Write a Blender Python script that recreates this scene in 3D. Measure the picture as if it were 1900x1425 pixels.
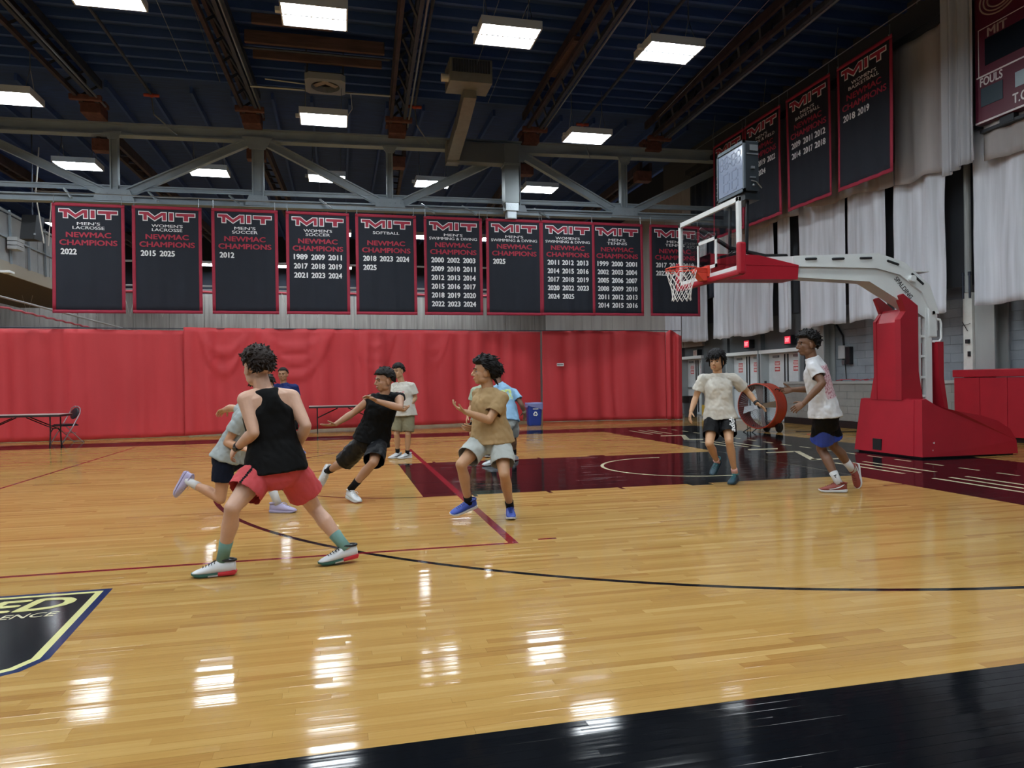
import bpy, bmesh, math, random
from mathutils import Vector, Matrix, noise
for o in list(bpy.data.objects): bpy.data.objects.remove(o)
SC = bpy.context.scene; COL = SC.collection
rnd = random.Random(7)
PI = math.pi
# ------------------------------------------------------------------ camera, world, exposure
cam = bpy.data.cameras.new('camera'); camo = bpy.data.objects.new('camera', cam); COL.objects.link(camo)
cam.sensor_width = 36; cam.sensor_fit = 'HORIZONTAL'; cam.lens = 36*1340.92/1900
cam.clip_start = .05; cam.clip_end = 200
CF = Vector((.23417748, .97219252, -.00161556)); CR = Vector((.97209656, -.23417723, -.01375901)); CU = Vector((.01375473, -.00165157, .99990404))
CP = Vector((-5.1917, -10.2802, 1.3213))
camo.matrix_world = Matrix((( CR.x, CU.x, -CF.x, CP.x), (CR.y, CU.y, -CF.y, CP.y), (CR.z, CU.z, -CF.z, CP.z), (0, 0, 0, 1)))
SC.camera = camo
SC.view_settings.view_transform = 'Standard'; SC.view_settings.look = 'None'
SC.view_settings.gamma = 1; SC.view_settings.use_curve_mapping = False
SC.view_settings.exposure = 0.85
LAMP = 25.0            # radiance of the lit ceiling panels
wd = bpy.data.worlds.new('world'); SC.world = wd; wd.use_nodes = True
wd.node_tree.nodes['Background'].inputs[0].default_value = (.62, .68, .80, 1)
wd.node_tree.nodes['Background'].inputs[1].default_value = .22

# ------------------------------------------------------------------ materials
def lin(c):
    if isinstance(c, str):
        c = [int(c[i:i+2], 16)/255 for i in (1, 3, 5)]
    return tuple((x/12.92 if x <= .04045 else ((x+.055)/1.055)**2.4) for x in c[:3])
MATS = {}
def mat(name, color, rough=.5, metal=0., spec=.5, var=0., vscale=6., bump=0., bscale=60., coat=0., emit=0., stretch=None, sheen=0.):
    """procedural Principled material: colour mottled by noise, fine bump"""
    if name in MATS: return MATS[name]
    m = bpy.data.materials.new(name); m.use_nodes = True; nt = m.node_tree; b = nt.nodes['Principled BSDF']
    c = lin(color) + (1,)
    b.inputs['Base Color'].default_value = c; b.inputs['Roughness'].default_value = rough; b.inputs['Metallic'].default_value = metal
    b.inputs['Specular IOR Level'].default_value = spec
    if coat: b.inputs['Coat Weight'].default_value = coat; b.inputs['Coat Roughness'].default_value = .08
    if sheen: b.inputs['Sheen Weight'].default_value = sheen
    if var or bump:
        tc = nt.nodes.new('ShaderNodeTexCoord'); mp = nt.nodes.new('ShaderNodeMapping')
        nt.links.new(tc.outputs['Object'], mp.inputs['Vector'])
        if stretch: mp.inputs['Scale'].default_value = stretch
    if var:
        n = nt.nodes.new('ShaderNodeTexNoise'); n.inputs['Scale'].default_value = vscale; n.inputs['Detail'].default_value = 4
        nt.links.new(mp.outputs[0], n.inputs['Vector'])
        r = nt.nodes.new('ShaderNodeValToRGB')
        r.color_ramp.elements[0].position = .3; r.color_ramp.elements[1].position = .7
        r.color_ramp.elements[0].color = tuple(x*(1-var) for x in c[:3]) + (1,)
        r.color_ramp.elements[1].color = tuple(min(1, x*(1+var)) for x in c[:3]) + (1,)
        nt.links.new(n.outputs['Fac'], r.inputs[0]); nt.links.new(r.outputs[0], b.inputs['Base Color'])
    if bump:
        n2 = nt.nodes.new('ShaderNodeTexNoise'); n2.inputs['Scale'].default_value = bscale; n2.inputs['Detail'].default_value = 3
        nt.links.new(mp.outputs[0], n2.inputs['Vector'])
        bp = nt.nodes.new('ShaderNodeBump'); bp.inputs['Strength'].default_value = bump; bp.inputs['Distance'].default_value = .01
        nt.links.new(n2.outputs['Fac'], bp.inputs['Height']); nt.links.new(bp.outputs[0], b.inputs['Normal'])
    if emit:
        b.inputs['Emission Color'].default_value = c; b.inputs['Emission Strength'].default_value = emit
    MATS[name] = m; return m

class X:      # small node arithmetic
    nt = None
    def __init__(s, v): s.v = v
    @staticmethod
    def op(o, *a):
        n = X.nt.nodes.new('ShaderNodeMath'); n.operation = o
        for i, q in enumerate(a):
            q = q.v if isinstance(q, X) else q
            if isinstance(q, (int, float)): n.inputs[i].default_value = q
            else: X.nt.links.new(q, n.inputs[i])
        return X(n.outputs[0])
    def __add__(s, o): return X.op('ADD', s, o)
    def __sub__(s, o): return X.op('SUBTRACT', s, o)
    def __mul__(s, o): return X.op('MULTIPLY', s, o)
    def gt(s, o): return X.op('GREATER_THAN', s, o)
    def lt(s, o): return X.op('LESS_THAN', s, o)
    def rng(s, a, b): return s.gt(a) * s.lt(b)
    def mx(s, o): return X.op('MAXIMUM', s, o)
    def abs(s): return X.op('ABSOLUTE', s)

# ------------------------------------------------------------------ mesh helpers
def root_loc(p):
    while p and p.parent: p = p.parent
    return Vector(p.location) if p else Vector((0, 0, 0))
def setp(o, label=None, cat=None, group=None, kind=None):
    if label: o['label'] = label
    if cat: o['category'] = cat
    if group: o['group'] = group
    if kind: o['kind'] = kind
    return o
def thing(name, loc, label, cat, group=None):
    o = bpy.data.objects.new(name, None); o.empty_display_size = .2; COL.objects.link(o); o.location = loc
    return setp(o, label, cat, group)
def struct(name, loc=(0, 0, 0)):
    o = bpy.data.objects.new(name, None); COL.objects.link(o); o.location = loc; o['kind'] = 'structure'; return o
def mk(name, V, F, m, parent=None, smooth=False, mi=None, label=None, cat=None, group=None, kind=None):
    me = bpy.data.meshes.new(name)
    L = root_loc(parent)
    me.from_pydata([tuple(Vector(v) - L) for v in V], [], F)
    for q in (m if isinstance(m, (list, tuple)) else [m]): me.materials.append(q)
    if smooth: me.polygons.foreach_set('use_smooth', [True]*len(me.polygons))
    if mi: me.polygons.foreach_set('material_index', mi)
    me.update()
    o = bpy.data.objects.new(name, me); COL.objects.link(o)
    if parent: o.parent = parent
    return setp(o, label, cat, group, kind)
def perp(d):
    d = d.normalized(); a = Vector((0, 0, 1)) if abs(d.z) < .9 else Vector((1, 0, 0))
    u = a.cross(d).normalized(); return u, d.cross(u)
class MB:
    def __init__(s): s.V = []; s.F = []; s.MI = []; s.m = 0
    def add(s, V, F):
        n = len(s.V); s.V += [Vector(v) for v in V]; s.F += [tuple(i+n for i in f) for f in F]; s.MI += [s.m]*len(F); return s
    def box(s, a, b, M=None):
        (x0, y0, z0), (x1, y1, z1) = a, b
        V = [Vector(v) for v in ((x0,y0,z0),(x1,y0,z0),(x1,y1,z0),(x0,y1,z0),(x0,y0,z1),(x1,y0,z1),(x1,y1,z1),(x0,y1,z1))]
        if M: V = [M @ v for v in V]
        return s.add(V, [(0,3,2,1),(4,5,6,7),(0,1,5,4),(1,2,6,5),(2,3,7,6),(3,0,4,7)])
    def bbox(s, a, b, c=.01):     # box with chamfered edges
        (x0, y0, z0), (x1, y1, z1) = a, b
        bm = bmesh.new(); bmesh.ops.create_cube(bm, size=1)
        for v in bm.verts: v.co = Vector(((x0+x1)/2+v.co.x*(x1-x0), (y0+y1)/2+v.co.y*(y1-y0), (z0+z1)/2+v.co.z*(z1-z0)))
        bmesh.ops.bevel(bm, geom=bm.edges[:], offset=c, segments=2, affect='EDGES', profile=.6)
        return s.bm(bm)
    def bm(s, bm):
        bm.verts.index_update(); s.add([v.co.copy() for v in bm.verts], [tuple(v.index for v in f.verts) for f in bm.faces]); bm.free(); return s
    def beam(s, p, q, w, h, up=Vector((0, 0, 1))):   # rectangular bar from p to q
        p, q = Vector(p), Vector(q); d = (q-p).normalized(); a = d.cross(up)
        if a.length < 1e-4: a = Vector((1, 0, 0))
        a.normalize(); b = a.cross(d)
        V = [c + a*i*w/2 + b*j*h/2 for c in (p, q) for i, j in ((-1,-1),(1,-1),(1,1),(-1,1))]
        return s.add(V, [(0,3,2,1),(4,5,6,7),(0,1,5,4),(1,2,6,5),(2,3,7,6),(3,0,4,7)])
    def cyl(s, p, q, r, r2=None, n=10):
        p, q = Vector(p), Vector(q); r2 = r if r2 is None else r2; u, v = perp(q-p)
        V = [p + (u*math.cos(t)+v*math.sin(t))*r for t in [2*PI*i/n for i in range(n)]] + [q + (u*math.cos(t)+v*math.sin(t))*r2 for t in [2*PI*i/n for i in range(n)]]
        return s.add(V, [(i, (i+1) % n, n+(i+1) % n, n+i) for i in range(n)] + [tuple(range(n))[::-1], tuple(range(n, 2*n))])
    def tube(s, pts, r, n=8, closed=False):
        pts = [Vector(p) for p in pts]; N = len(pts); V = []
        u = None
        for i, p in enumerate(pts):
            if closed: d = pts[(i+1) % N] - pts[i-1]
            else: d = pts[min(i+1, N-1)] - pts[max(i-1, 0)]
            d.normalize()
            if u is None: u, v = perp(d)
            else:
                u = (u - d*u.dot(d)).normalized(); v = d.cross(u)
            V += [p + (u*math.cos(2*PI*k/n)+v*math.sin(2*PI*k/n))*r for k in range(n)]
        F = []
        for i in range(N if closed else N-1):
            j = (i+1) % N
            F += [(i*n+k, i*n+(k+1) % n, j*n+(k+1) % n, j*n+k) for k in range(n)]
        if not closed: F += [tuple(range(n))[::-1], tuple(range((N-1)*n, N*n))]
        return s.add(V, F)
    def prism(s, poly, f, a, b):   # 2-D polygon, f(u,v,d)->point, extruded from d=a to d=b
        n = len(poly)
        V = [f(u, v, a) for u, v in poly] + [f(u, v, b) for u, v in poly]
        return s.add(V, [tuple(range(n))[::-1], tuple(range(n, 2*n))] + [(i, (i+1) % n, n+(i+1) % n, n+i) for i in range(n)])
    def loft(s, rings, cap=True):
        n = len(rings[0]); V = [v for r in rings for v in r]
        F = [(i*n+k, i*n+(k+1) % n, (i+1)*n+(k+1) % n, (i+1)*n+k) for i in range(len(rings)-1) for k in range(n)]
        if cap: F += [tuple(range(n))[::-1], tuple(range((len(rings)-1)*n, len(rings)*n))]
        return s.add(V, F)
    def lathe(s, prof, c, n=24, axis='z'):
        c = Vector(c); rings = []
        for r, h in prof:
            ring = []
            for k in range(n):
                a = 2*PI*k/n
                ring.append(c + Vector((r*math.cos(a), r*math.sin(a), h)))
            rings.append(ring)
        return s.loft(rings)
    def ball(s, c, r, ax=None, nu=14, nv=9):
        c = Vector(c); r = (r, r, r) if isinstance(r, (int, float)) else r
        ax = ax or (Vector((1,0,0)), Vector((0,1,0)), Vector((0,0,1)))
        rings = []
        for j in range(nv+1):
            t = PI*(j/nv)*.998 + .003; 
            rings.append([c + ax[0]*(r[0]*math.sin(t)*math.cos(2*PI*k/nu)) + ax[1]*(r[1]*math.sin(t)*math.sin(2*PI*k/nu)) - ax[2]*(r[2]*math.cos(t)) for k in range(nu)])
        return s.loft(rings)
    def caps(s, p, q, r0, r1, n=12):     # capsule, tapered
        p, q = Vector(p), Vector(q); d = (q-p); L = d.length
        if L < 1e-5: return s.ball(p, max(r0, r1))
        d /= L; u, v = perp(d); rings = []
        for k in range(5): 
            t = PI/2*(1-k/4)*.99; rings.append((p - d*r0*math.sin(t), r0*math.cos(t)))
        for k in range(5):
            t = PI/2*(k/4)*.99; rings.append((q + d*r1*math.sin(t), r1*math.cos(t)))
        return s.loft([[c + (u*math.cos(2*PI*i/n)+v*math.sin(2*PI*i/n))*r for i in range(n)] for c, r in rings])
    def build(s, name, m, parent=None, smooth=False, **k):
        mi = s.MI if isinstance(m, (list, tuple)) else None
        return mk(name, s.V, s.F, m, parent, smooth, mi, **k)
def copy_tree(o, loc=None, parent=None, label=None, group=None):
    c = o.copy(); COL.objects.link(c)
    if parent: c.parent = parent
    if loc is not None: c.location = loc
    if label: c['label'] = label
    if group: c['group'] = group
    for ch in list(o.children): copy_tree(ch, None, c)
    return c
def autosmooth(o, ang=40):
    me = o.data; me.polygons.foreach_set('use_smooth', [True]*len(me.polygons))
    try: me.set_sharp_from_angle(angle=math.radians(ang))
    except Exception: pass
    return o
# ------------------------------------------------------------------ lettering (converted to meshes at the end of the script)
TEXTS = []
def text(name, s, m, parent, M, w=None, h=None, size=1., bold=.0, align='CENTER', shear=0., depth=.0015, disp=None, space=1., lsp=1., label=None):
    """M: matrix, local x = reading direction, y = up, z = out. (w,h): fitted size of the block, anchored at top centre (or top left)"""
    cu = bpy.data.curves.new(name, 'FONT'); cu.body = s; cu.align_x = align; cu.shear = shear
    cu.space_character = space; cu.space_line = lsp; cu.size = 1; cu.resolution_u = 3
    o = bpy.data.objects.new(name, cu); COL.objects.link(o)
    TEXTS.append((o, name, m, parent, M, w, h, size, align, depth, disp, label, bold)); return o
def finish_text():
    bpy.context.view_layer.update(); dg = bpy.context.evaluated_depsgraph_get()
    for o, name, m, parent, M, w, h, size, align, depth, disp, label, bold in TEXTS:
        me = bpy.data.meshes.new_from_object(o.evaluated_get(dg))
        V = [Vector((v.co.x, v.co.y, 0)) for v in me.vertices]; F = [tuple(p.vertices) for p in me.polygons]
        bpy.data.meshes.remove(me); cu = o.data; bpy.data.objects.remove(o); bpy.data.curves.remove(cu)
        if not V: continue
        if bold:       # heavier weight: the outline laid again a little to each side
            V0, F0, n0 = V, F, len(V); V, F = [], []
            for i, (a, b) in enumerate(((-1, 0), (1, 0), (0, -.7), (0, .7)) if bold > .02 else ((-1, 0), (1, 0))): V += [Vector((v.x+a*bold, v.y+b*bold, .0005*i)) for v in V0]; F += [tuple(q+i*n0 for q in f) for f in F0]
        x0, x1 = min(v.x for v in V), max(v.x for v in V); y0, y1 = min(v.y for v in V), max(v.y for v in V)
        sx = (w/(x1-x0)) if w else size; sy = (h/(y1-y0)) if h else (sx if w and not h else size)
        if h and not w: sx = sy
        cx = (x0+x1)/2 if align == 'CENTER' else (x0 if align == 'LEFT' else x1)
        V = [Vector(((v.x-cx)*sx, (v.y-y1)*sy, depth + v.z)) for v in V]
        if disp: V = [Vector((v.x, v.y, v.z + disp(v.x, v.y))) for v in V]
        mk(name, [M @ v for v in V], F, m, parent, label=label)
def frame(o, x, y, z):     # matrix from origin and three axes
    x, y, z = Vector(x).normalized(), Vector(y).normalized(), Vector(z).normalized()
    return Matrix(((x.x, y.x, z.x, o[0]), (x.y, y.y, z.y, o[1]), (x.z, y.z, z.z, o[2]), (0, 0, 0, 1)))
def insetpoly(P, d):
    n = len(P); out = []
    A = sum(P[i][0]*P[(i+1) % n][1]-P[(i+1) % n][0]*P[i][1] for i in range(n)); sg = 1 if A > 0 else -1
    for i in range(n):
        p0, p1, p2 = Vector(P[i-1]), Vector(P[i]), Vector(P[(i+1) % n])
        a = (p1-p0).normalized(); b = (p2-p1).normalized()
        na = Vector((-a.y, a.x))*sg; nb = Vector((-b.y, b.x))*sg
        k = d/max(.3, 1+na.dot(nb)); q = p1 + (na+nb)*k; out.append((q.x, q.y))
    return out
def in_view(p, mg=0):
    d = Vector(p)-CP; z = d.dot(CF)
    if z < .1: return None
    x = 950+1340.92*d.dot(CR)/z; y = 712.5-1340.92*d.dot(CU)/z
    return (x, y, z) if -mg < x < 1900+mg and -mg < y < 1425+mg else None
# ================================================================== FLOOR
def floor_mat():
    m = bpy.data.materials.new('maple_floor'); m.use_nodes = True; nt = m.node_tree; X.nt = nt; b = nt.nodes['Principled BSDF']
    N = lambda t: nt.nodes.new(t)
    geo = N('ShaderNodeNewGeometry'); sep = N('ShaderNodeSeparateXYZ'); nt.links.new(geo.outputs['Position'], sep.inputs[0])
    x, y = X(sep.outputs[0]), X(sep.outputs[1])
    at = N('ShaderNodeAttribute'); at.attribute_name = 'tone'; tone = X(at.outputs['Fac'])
    # grain stretched along the boards, shifted per board
    cb = N('ShaderNodeCombineXYZ')
    nt.links.new((x*1.4 + tone*37.).v, cb.inputs[0]); nt.links.new((y*34.).v, cb.inputs[1]); nt.links.new((tone*91.).v, cb.inputs[2])
    n1 = N('ShaderNodeTexNoise'); n1.inputs['Scale'].default_value = 1.6; n1.inputs['Detail'].default_value = 5; n1.inputs['Distortion'].default_value = .6
    nt.links.new(cb.outputs[0], n1.inputs['Vector'])
    r = N('ShaderNodeValToRGB'); e = r.color_ramp.elements
    e[0].position = 0; e[0].color = lin('#805a30') + (1,); e[1].position = 1; e[1].color = lin('#bd9c62') + (1,)
    q = e.new(.12); q.color = lin('#99713d') + (1,); q = e.new(.5); q.color = lin('#ab864b') + (1,)
    nt.links.new((tone*.78 + X(n1.outputs['Fac'])*.5 - .16).v, r.inputs[0])
    # paint masks --------------------------------------------------------
    d2 = lambda cx, cy: X.op('SQRT', (x-cx)*(x-cx) + (y-cy)*(y-cy))
    ay = y.abs()
    blk = x.rng(-4.24, 1.62)*ay.lt(1.83)                                   # the lane
    blk = blk.mx(x.rng(1.6, 4.95)*y.rng(-8.9, 9.05))                       # band behind the baseline
    blk = blk.mx(x.lt(1.7)*(y.rng(7.68, 9.05)))                            # far side band
    blk = blk.mx(y.rng(-14, -7.6)*x.lt(4.95))                              # near side apron
    D = d2(0., 0.)
    blk = blk.mx(D.rng(6.69, 6.745)*x.lt(.9)); blk = blk.mx(ay.rng(6.63, 6.685)*x.rng(.9, 1.62))
    blk = blk.mx(d2(-4.19, 0.).rng(1.80, 1.845)*x.lt(-4.2))
    ex = ay.rng(1.82, 1.98)
    for a, c in ((-.88, -.58), (-1.82, -1.77), (-2.75, -2.70), (-3.66, -3.61)): blk = blk.mx(ex*x.rng(a, c)*y.lt(0.)); blk = blk.mx(ex*x.rng(a, c)*y.gt(0.))
    blk = blk.mx(x.rng(1.3, 1.62)*y.rng(-2.74, -2.70))
    red = ay.lt(4.5)*x.rng(-3.84, -3.76); red = red.mx(ay.rng(4.455, 4.505)*x.lt(-3.76)); red = red.mx(x.rng(-9.63, -9.58)*y.rng(-4.5, 7.3))
    red = red.mx(ay.rng(4.39, 4.43)*x.rng(-3.57, -3.41))
    cre = D.rng(1.225, 1.275)*x.lt(.02); cre = cre.mx(ay.rng(1.225, 1.275)*x.rng(0., .18))
    cre = cre.mx(x.rng(1.606, 1.622)*ay.lt(1.83)*.35)
    per = X.op('FLOORED_MODULO', y - .55, .62)
    cre = cre.mx(x.rng(3.53, 3.59)*per.lt(.33)*y.rng(-8., 8.4))
    for xc in (2.36, 2.62, 2.88):
        w = x.rng(xc-.035, xc+.035); off = (xc-2.36)*.15
        for a, c in ((6.3, 7.75), (2.42, 3.85), (-1.88, -.46), (-4.3, -2.38)): cre = cre.mx(w*y.rng(a, c))
    def mix(fac, a, c):
        k = N('ShaderNodeMix'); k.data_type = 'RGBA'; nt.links.new(fac.v, k.inputs[0])
        nt.links.new(a, k.inputs[6]); k.inputs[7].default_value = lin(c) + (1,); return k.outputs[2]
    col = mix(blk, r.outputs[0], '#0e1014'); col = mix(red, col, '#7a1a26'); col = mix(cre, col, '#cfc9a8')
    nt.links.new(col, b.inputs['Base Color'])
    b.inputs['Specular IOR Level'].default_value = 0.
    n2 = N('ShaderNodeTexNoise'); n2.inputs['Scale'].default_value = 2.2; n2.inputs['Detail'].default_value = 5
    nt.links.new(geo.outputs['Position'], n2.inputs['Vector'])
    rg = (X(n2.outputs['Fac'])*.08 + .045); b.inputs['Roughness'].default_value = .6
    cb2 = N('ShaderNodeCombineXYZ'); nt.links.new((x*.9 + tone*11.).v, cb2.inputs[0]); nt.links.new((y*19.).v, cb2.inputs[1])
    n3 = N('ShaderNodeTexNoise'); n3.inputs['Scale'].default_value = 1.; n3.inputs['Detail'].default_value = 2; nt.links.new(cb2.outputs[0], n3.inputs['Vector'])
    bp = N('ShaderNodeBump'); bp.inputs['Strength'].default_value = .10; bp.inputs['Distance'].default_value = .006
    nt.links.new(n3.outputs['Fac'], bp.inputs['Height']); nt.links.new(bp.outputs[0], b.inputs['Normal'])
    # worn polyurethane coat: glossy layer at a bit over half of the ideal Fresnel strength
    gl = N('ShaderNodeBsdfGlossy'); nt.links.new(rg.v, gl.inputs['Roughness']); nt.links.new(bp.outputs[0], gl.inputs['Normal'])
    fr = N('ShaderNodeFresnel'); fr.inputs[0].default_value = 1.5; ms = N('ShaderNodeMixShader'); nt.links.new((X(fr.outputs[0])*.74).v, ms.inputs[0])
    nt.links.new(b.outputs[0], ms.inputs[1]); nt.links.new(gl.outputs[0], ms.inputs[2]); nt.links.new(ms.outputs[0], nt.nodes['Material Output'].inputs[0])
    return m
M_floor = floor_mat()
floor = struct('floor')
M_sub = mat('subfloor', '#3b2a1a', .8)
mk('subfloor', [(-26,-15,-.012),(12,-15,-.012),(12,42,-.012),(-26,42,-.012),(-26,-15,-.3),(12,-15,-.3),(12,42,-.3),(-26,42,-.3)],
   [(0,1,2,3),(7,6,5,4),(0,4,5,1),(1,5,6,2),(2,6,7,3),(3,7,4,0)], M_sub, floor)
PW = .0572; GAP = .0005
planks = []
y = -11.2; row = 0
while y < 10.6:
    xx = -21 - rnd.random()*1.2
    while xx < 8.2:
        L = rnd.choice((.35, .5, .65, .8, .95, 1.1, 1.3)) + rnd.random()*.15
        t = min(1, max(0, rnd.gauss(.55, .17))); 
        if rnd.random() < .05: t = .08 + rnd.random()*.12
        planks.append((xx, y, L, t)); xx += L
    y += PW
def plank_geo(V, F, T, xx, y, L, t, r):
    a, b = r.uniform(-1, 1)*.0002, r.gauss(0, .00017)
    x0, x1, y0, y1 = xx+GAP*.6, xx+L-GAP*.6, y+GAP/2, y+PW-GAP/2
    n = len(V); c = .0007
    V += [(x0, y0+c, a-b), (x1, y0+c, -a-b), (x1, y1-c, -a+b), (x0, y1-c, a+b), (x0, y0, -.0006), (x1, y0, -.0006), (x1, y1, -.0006), (x0, y1, -.0006),
          (x0, y0, -.012), (x1, y0, -.012), (x1, y1, -.012), (x0, y1, -.012)]
    F += [(n, n+1, n+2, n+3), (n+4, n+5, n+1, n), (n+6, n+7, n+3, n+2), (n+7, n+4, n, n+3), (n+5, n+6, n+2, n+1),
          (n+8, n+9, n+5, n+4), (n+9, n+10, n+6, n+5), (n+10, n+11, n+7, n+6), (n+11, n+8, n+4, n+7)]
    T += [t]*9
def tone_mesh(name, V, F, T, kind=None):
    o = mk(name, V, F, M_floor, floor, kind=kind)
    a = o.data.attributes.new('tone', 'FLOAT', 'FACE'); a.data.foreach_set('value', T); return o
score = []
for i, (xx, y, L, t) in enumerate(planks):
    q = in_view((xx+L/2, y, 0), 60)
    if q: score.append((-L/(q[2]**3), i))
single = set(i for _, i in sorted(score)[:299])
V, F, T = [], [], []
for i, pk in enumerate(planks):
    if i in single:
        v, f, t = [], [], []; plank_geo(v, f, t, *pk, rnd); tone_mesh('plank', v, f, t)
    else: plank_geo(V, F, T, *pk, rnd)
tone_mesh('planking', V, F, T, 'stuff')
# floor beyond the boards (behind the dividing curtain and by the doors)
mk('back_floor', [(-26,10.6,-.001),(12,10.6,-.001),(12,42,-.001),(-26,42,-.001),(8.0,-15,-.001),(12,-15,-.001),(12,10.6,-.001),(8.0,10.6,-.001)], [(0,1,2,3),(4,5,6,7)],
   mat('back_floor', '#98773f', .14, var=.12, vscale=2, stretch=(1, 14, 1)), floor)
M_cream = mat('cream_paint', '#cfc9a8', .15)
mb = MB()
for q in [[(2.390,5.890),(2.911,5.850),(2.768,5.567),(2.257,5.608)], [(2.883,5.824),(2.976,5.781),(2.443,4.491),(2.263,4.422)], [(2.419,4.585),(2.800,4.552),(2.670,4.311),(2.295,4.344)],
          [(2.367,2.039),(2.984,1.993),(2.852,1.795),(2.252,1.816)], [(2.327,1.373),(2.913,1.403),(2.802,1.227),(2.246,1.213)], [(2.913,1.403),(2.994,1.326),(2.372,-.006),(2.260,.019)],
          [(2.366,.138),(2.855,.094),(2.747,-.044),(2.256,-.014)]]:
    mb.prism(q, lambda u, v, d: Vector((u, v, d)), .0004, .0009)
mb.build('painted_letter', M_cream, floor)
# conference mark painted in mid court (its right end shows)
M_navy_p = mat('navy_paint', '#182853', .12); M_blk_p = mat('black_paint', '#14161b', .12); M_lem = mat('lemon_paint', '#cdca86', .2)
out = [(-8.9,-5.02),(-6.655,-5.02),(-6.585,-6.30),(-6.66,-6.45),(-6.85,-6.56),(-7.3,-6.66),(-8.9,-6.7)]
fl = lambda u, v, d: Vector((u, v, d))
MB().prism(out, fl, .0003, .0008).build('court_mark', M_navy_p, floor)
i1 = insetpoly(out, .045); i2 = insetpoly(out, .085)
MB().prism(i1, fl, .0008, .0011).build('court_mark_line', M_lem, floor)
MB().prism(i2, fl, .0011, .0014).build('court_mark_field', M_blk_p, floor)
text('court_lettering', 'ED', M_lem, floor, frame((-6.80, -5.16, .0014), (1, .02, 0), (-.02, 1, 0), (0, 0, 1)), w=.50, h=.26, bold=.03, align='RIGHT', shear=.22, depth=.0005)
text('court_lettering', 'RENCE', M_cream, floor, frame((-6.815, -5.475, .0014), (1, .02, 0), (-.02, 1, 0), (0, 0, 1)), w=.37, h=.085, bold=.01, align='RIGHT', shear=.15, depth=.0005)

# ================================================================== CEILING, WALLS
M_ceil = mat('ceiling_boards', '#2a4478', .85, var=.2, vscale=1.5, stretch=(1, 10, 1))
M_rust = mat('rust_wood', '#372d34', .8, var=.35, vscale=3, bump=.2)
M_iron = mat('dark_iron', '#3c4250', .55, .3, var=.2)
ceil = struct('ceiling')
mb = MB(); mb.box((-26, -15, 10.25), (12, 42, 10.45))
mb.build('roof_deck', M_ceil, ceil)
M_purl = mat('purlin', '#33508a', .8)
for i in range(27):       # purlins across the beams
    yy = -4.4 + i*.62
    MB().box((-26, yy, 10.05), (9, yy+.10, 10.25)).build('purlin', M_purl, ceil)
for i in range(26):
    xx = -22 + i*1.15
    MB().box((xx, 12.8, 10.05), (xx+.08, 40, 10.25)).build('purlin', M_purl, ceil)
# back wall: ribbed grey panels below, dark above
M_gp = mat('grey_panel', '#93908e', .75, var=.25, vscale=1.4, stretch=(4, 1, .25))
M_gd = mat('dark_wall', '#2b313d', .9)
wb = struct('wall_back')
for i in range(40):
    xx = -26 + i*.95; z1 = 6.75 + rnd.uniform(-.02, .02)
    MB().bbox((xx, 34.9, 0), (xx+.94, 35.05 + rnd.uniform(0, .03), z1), .02).build('panel', M_gp, wb)
mk('upper_wall', [(-26,35,6.7),(12,35,6.7),(12,35,10.3),(-26,35,10.3)], [(3,2,1,0)], M_gd, wb)
# left wall far off
wl = struct('wall_left')
mk('left_face', [(-24,-15,0),(-24,35,0),(-24,35,10),(-24,-15,10)], [(3,2,1,0)], mat('left_wall', '#7f7d7a', .9), wl)
wn = struct('wall_near')
mk('near_face', [(-24,-14.9,0),(12,-14.9,0),(12,-14.9,10),(-24,-14.9,10)], [(0,1,2,3)], mat('near_wall', '#8d8b88', .9), wn)
# right wall: block base with a ledge, painted blocks above, panels beyond the doors
M_blk1 = mat('block_paint', '#8b8d8a', .55, var=.08, vscale=4, bump=.15, bscale=40)
M_blk2 = mat('block_paint_dark', '#858d94', .6, var=.1, vscale=3, bump=.15, bscale=40)
M_black = mat('black_base', '#141416', .5)
wr = struct('wall_right', (8, 0, 0))
MB().box((7.96, -15, 0), (8.38, 8.98, 1.17)).build('base_core', M_blk1, wr)
for r in range(5):        # courses of the low block base
    for k in range(30):
        y1 = 8.98 - k*.61 + (.3 if r % 2 else 0); y0 = y1-.605; y1 = min(y1, 8.98)
        if y1 - y0 < .1 or y1 < -1.5: continue
        MB().bbox((7.90, y0, .19+r*.196), (7.97, y1, .19+r*.196+.192), .004).build('block', M_blk1, wr)
MB().bbox((7.87, -15, 1.17), (8.45, 9.0, 1.245), .01).build('ledge', mat('ledge_paint', '#a3a5a3', .5), wr)
MB().box((7.88, -15, 0), (7.97, 8.99, .17)).build('rubber_base', M_black, wr)
MB().box((8.47, -15, 1.2), (8.8, 8.3, 3.4)).build('upper_core', M_blk2, wr)
for r in range(9):
    for k in range(18):
        y1 = 8.3 - k*.61 + (.3 if r % 2 else 0); y0 = y1-.605; y1 = min(y1, 8.3)
        if y1 - y0 < .1 or y1 < -1.5: continue
        MB().bbox((8.42, y0, 1.245+r*.203), (8.48, y1, 1.245+r*.203+.199), .004).build('block', M_blk2, wr)
mk('upper_face', [(8.15,-15,3.3),(8.15,17.6,3.3),(8.15,17.6,10.3),(8.15,-15,10.3)], [(0,1,2,3)], mat('grey_upper_wall', '#4a4e55', .85), wr)
for i in range(14):       # panelled wall past the doors
    yy = 14.2 + i*1.5
    MB().bbox((8.0, yy, 2.6 if yy < 17.2 else 0), (8.12, yy+1.48, 8.85), .02).build('panel', mat('side_panel', '#a09c9a', .8, var=.1, vscale=1, stretch=(1, 2, .3)), wr)
mk('far_upper', [(8.3,14.2,8.8),(8.3,35,8.8),(8.3,35,10.2),(8.3,14.2,10.2)], [(0,1,2,3)], M_gd, wr)

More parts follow.
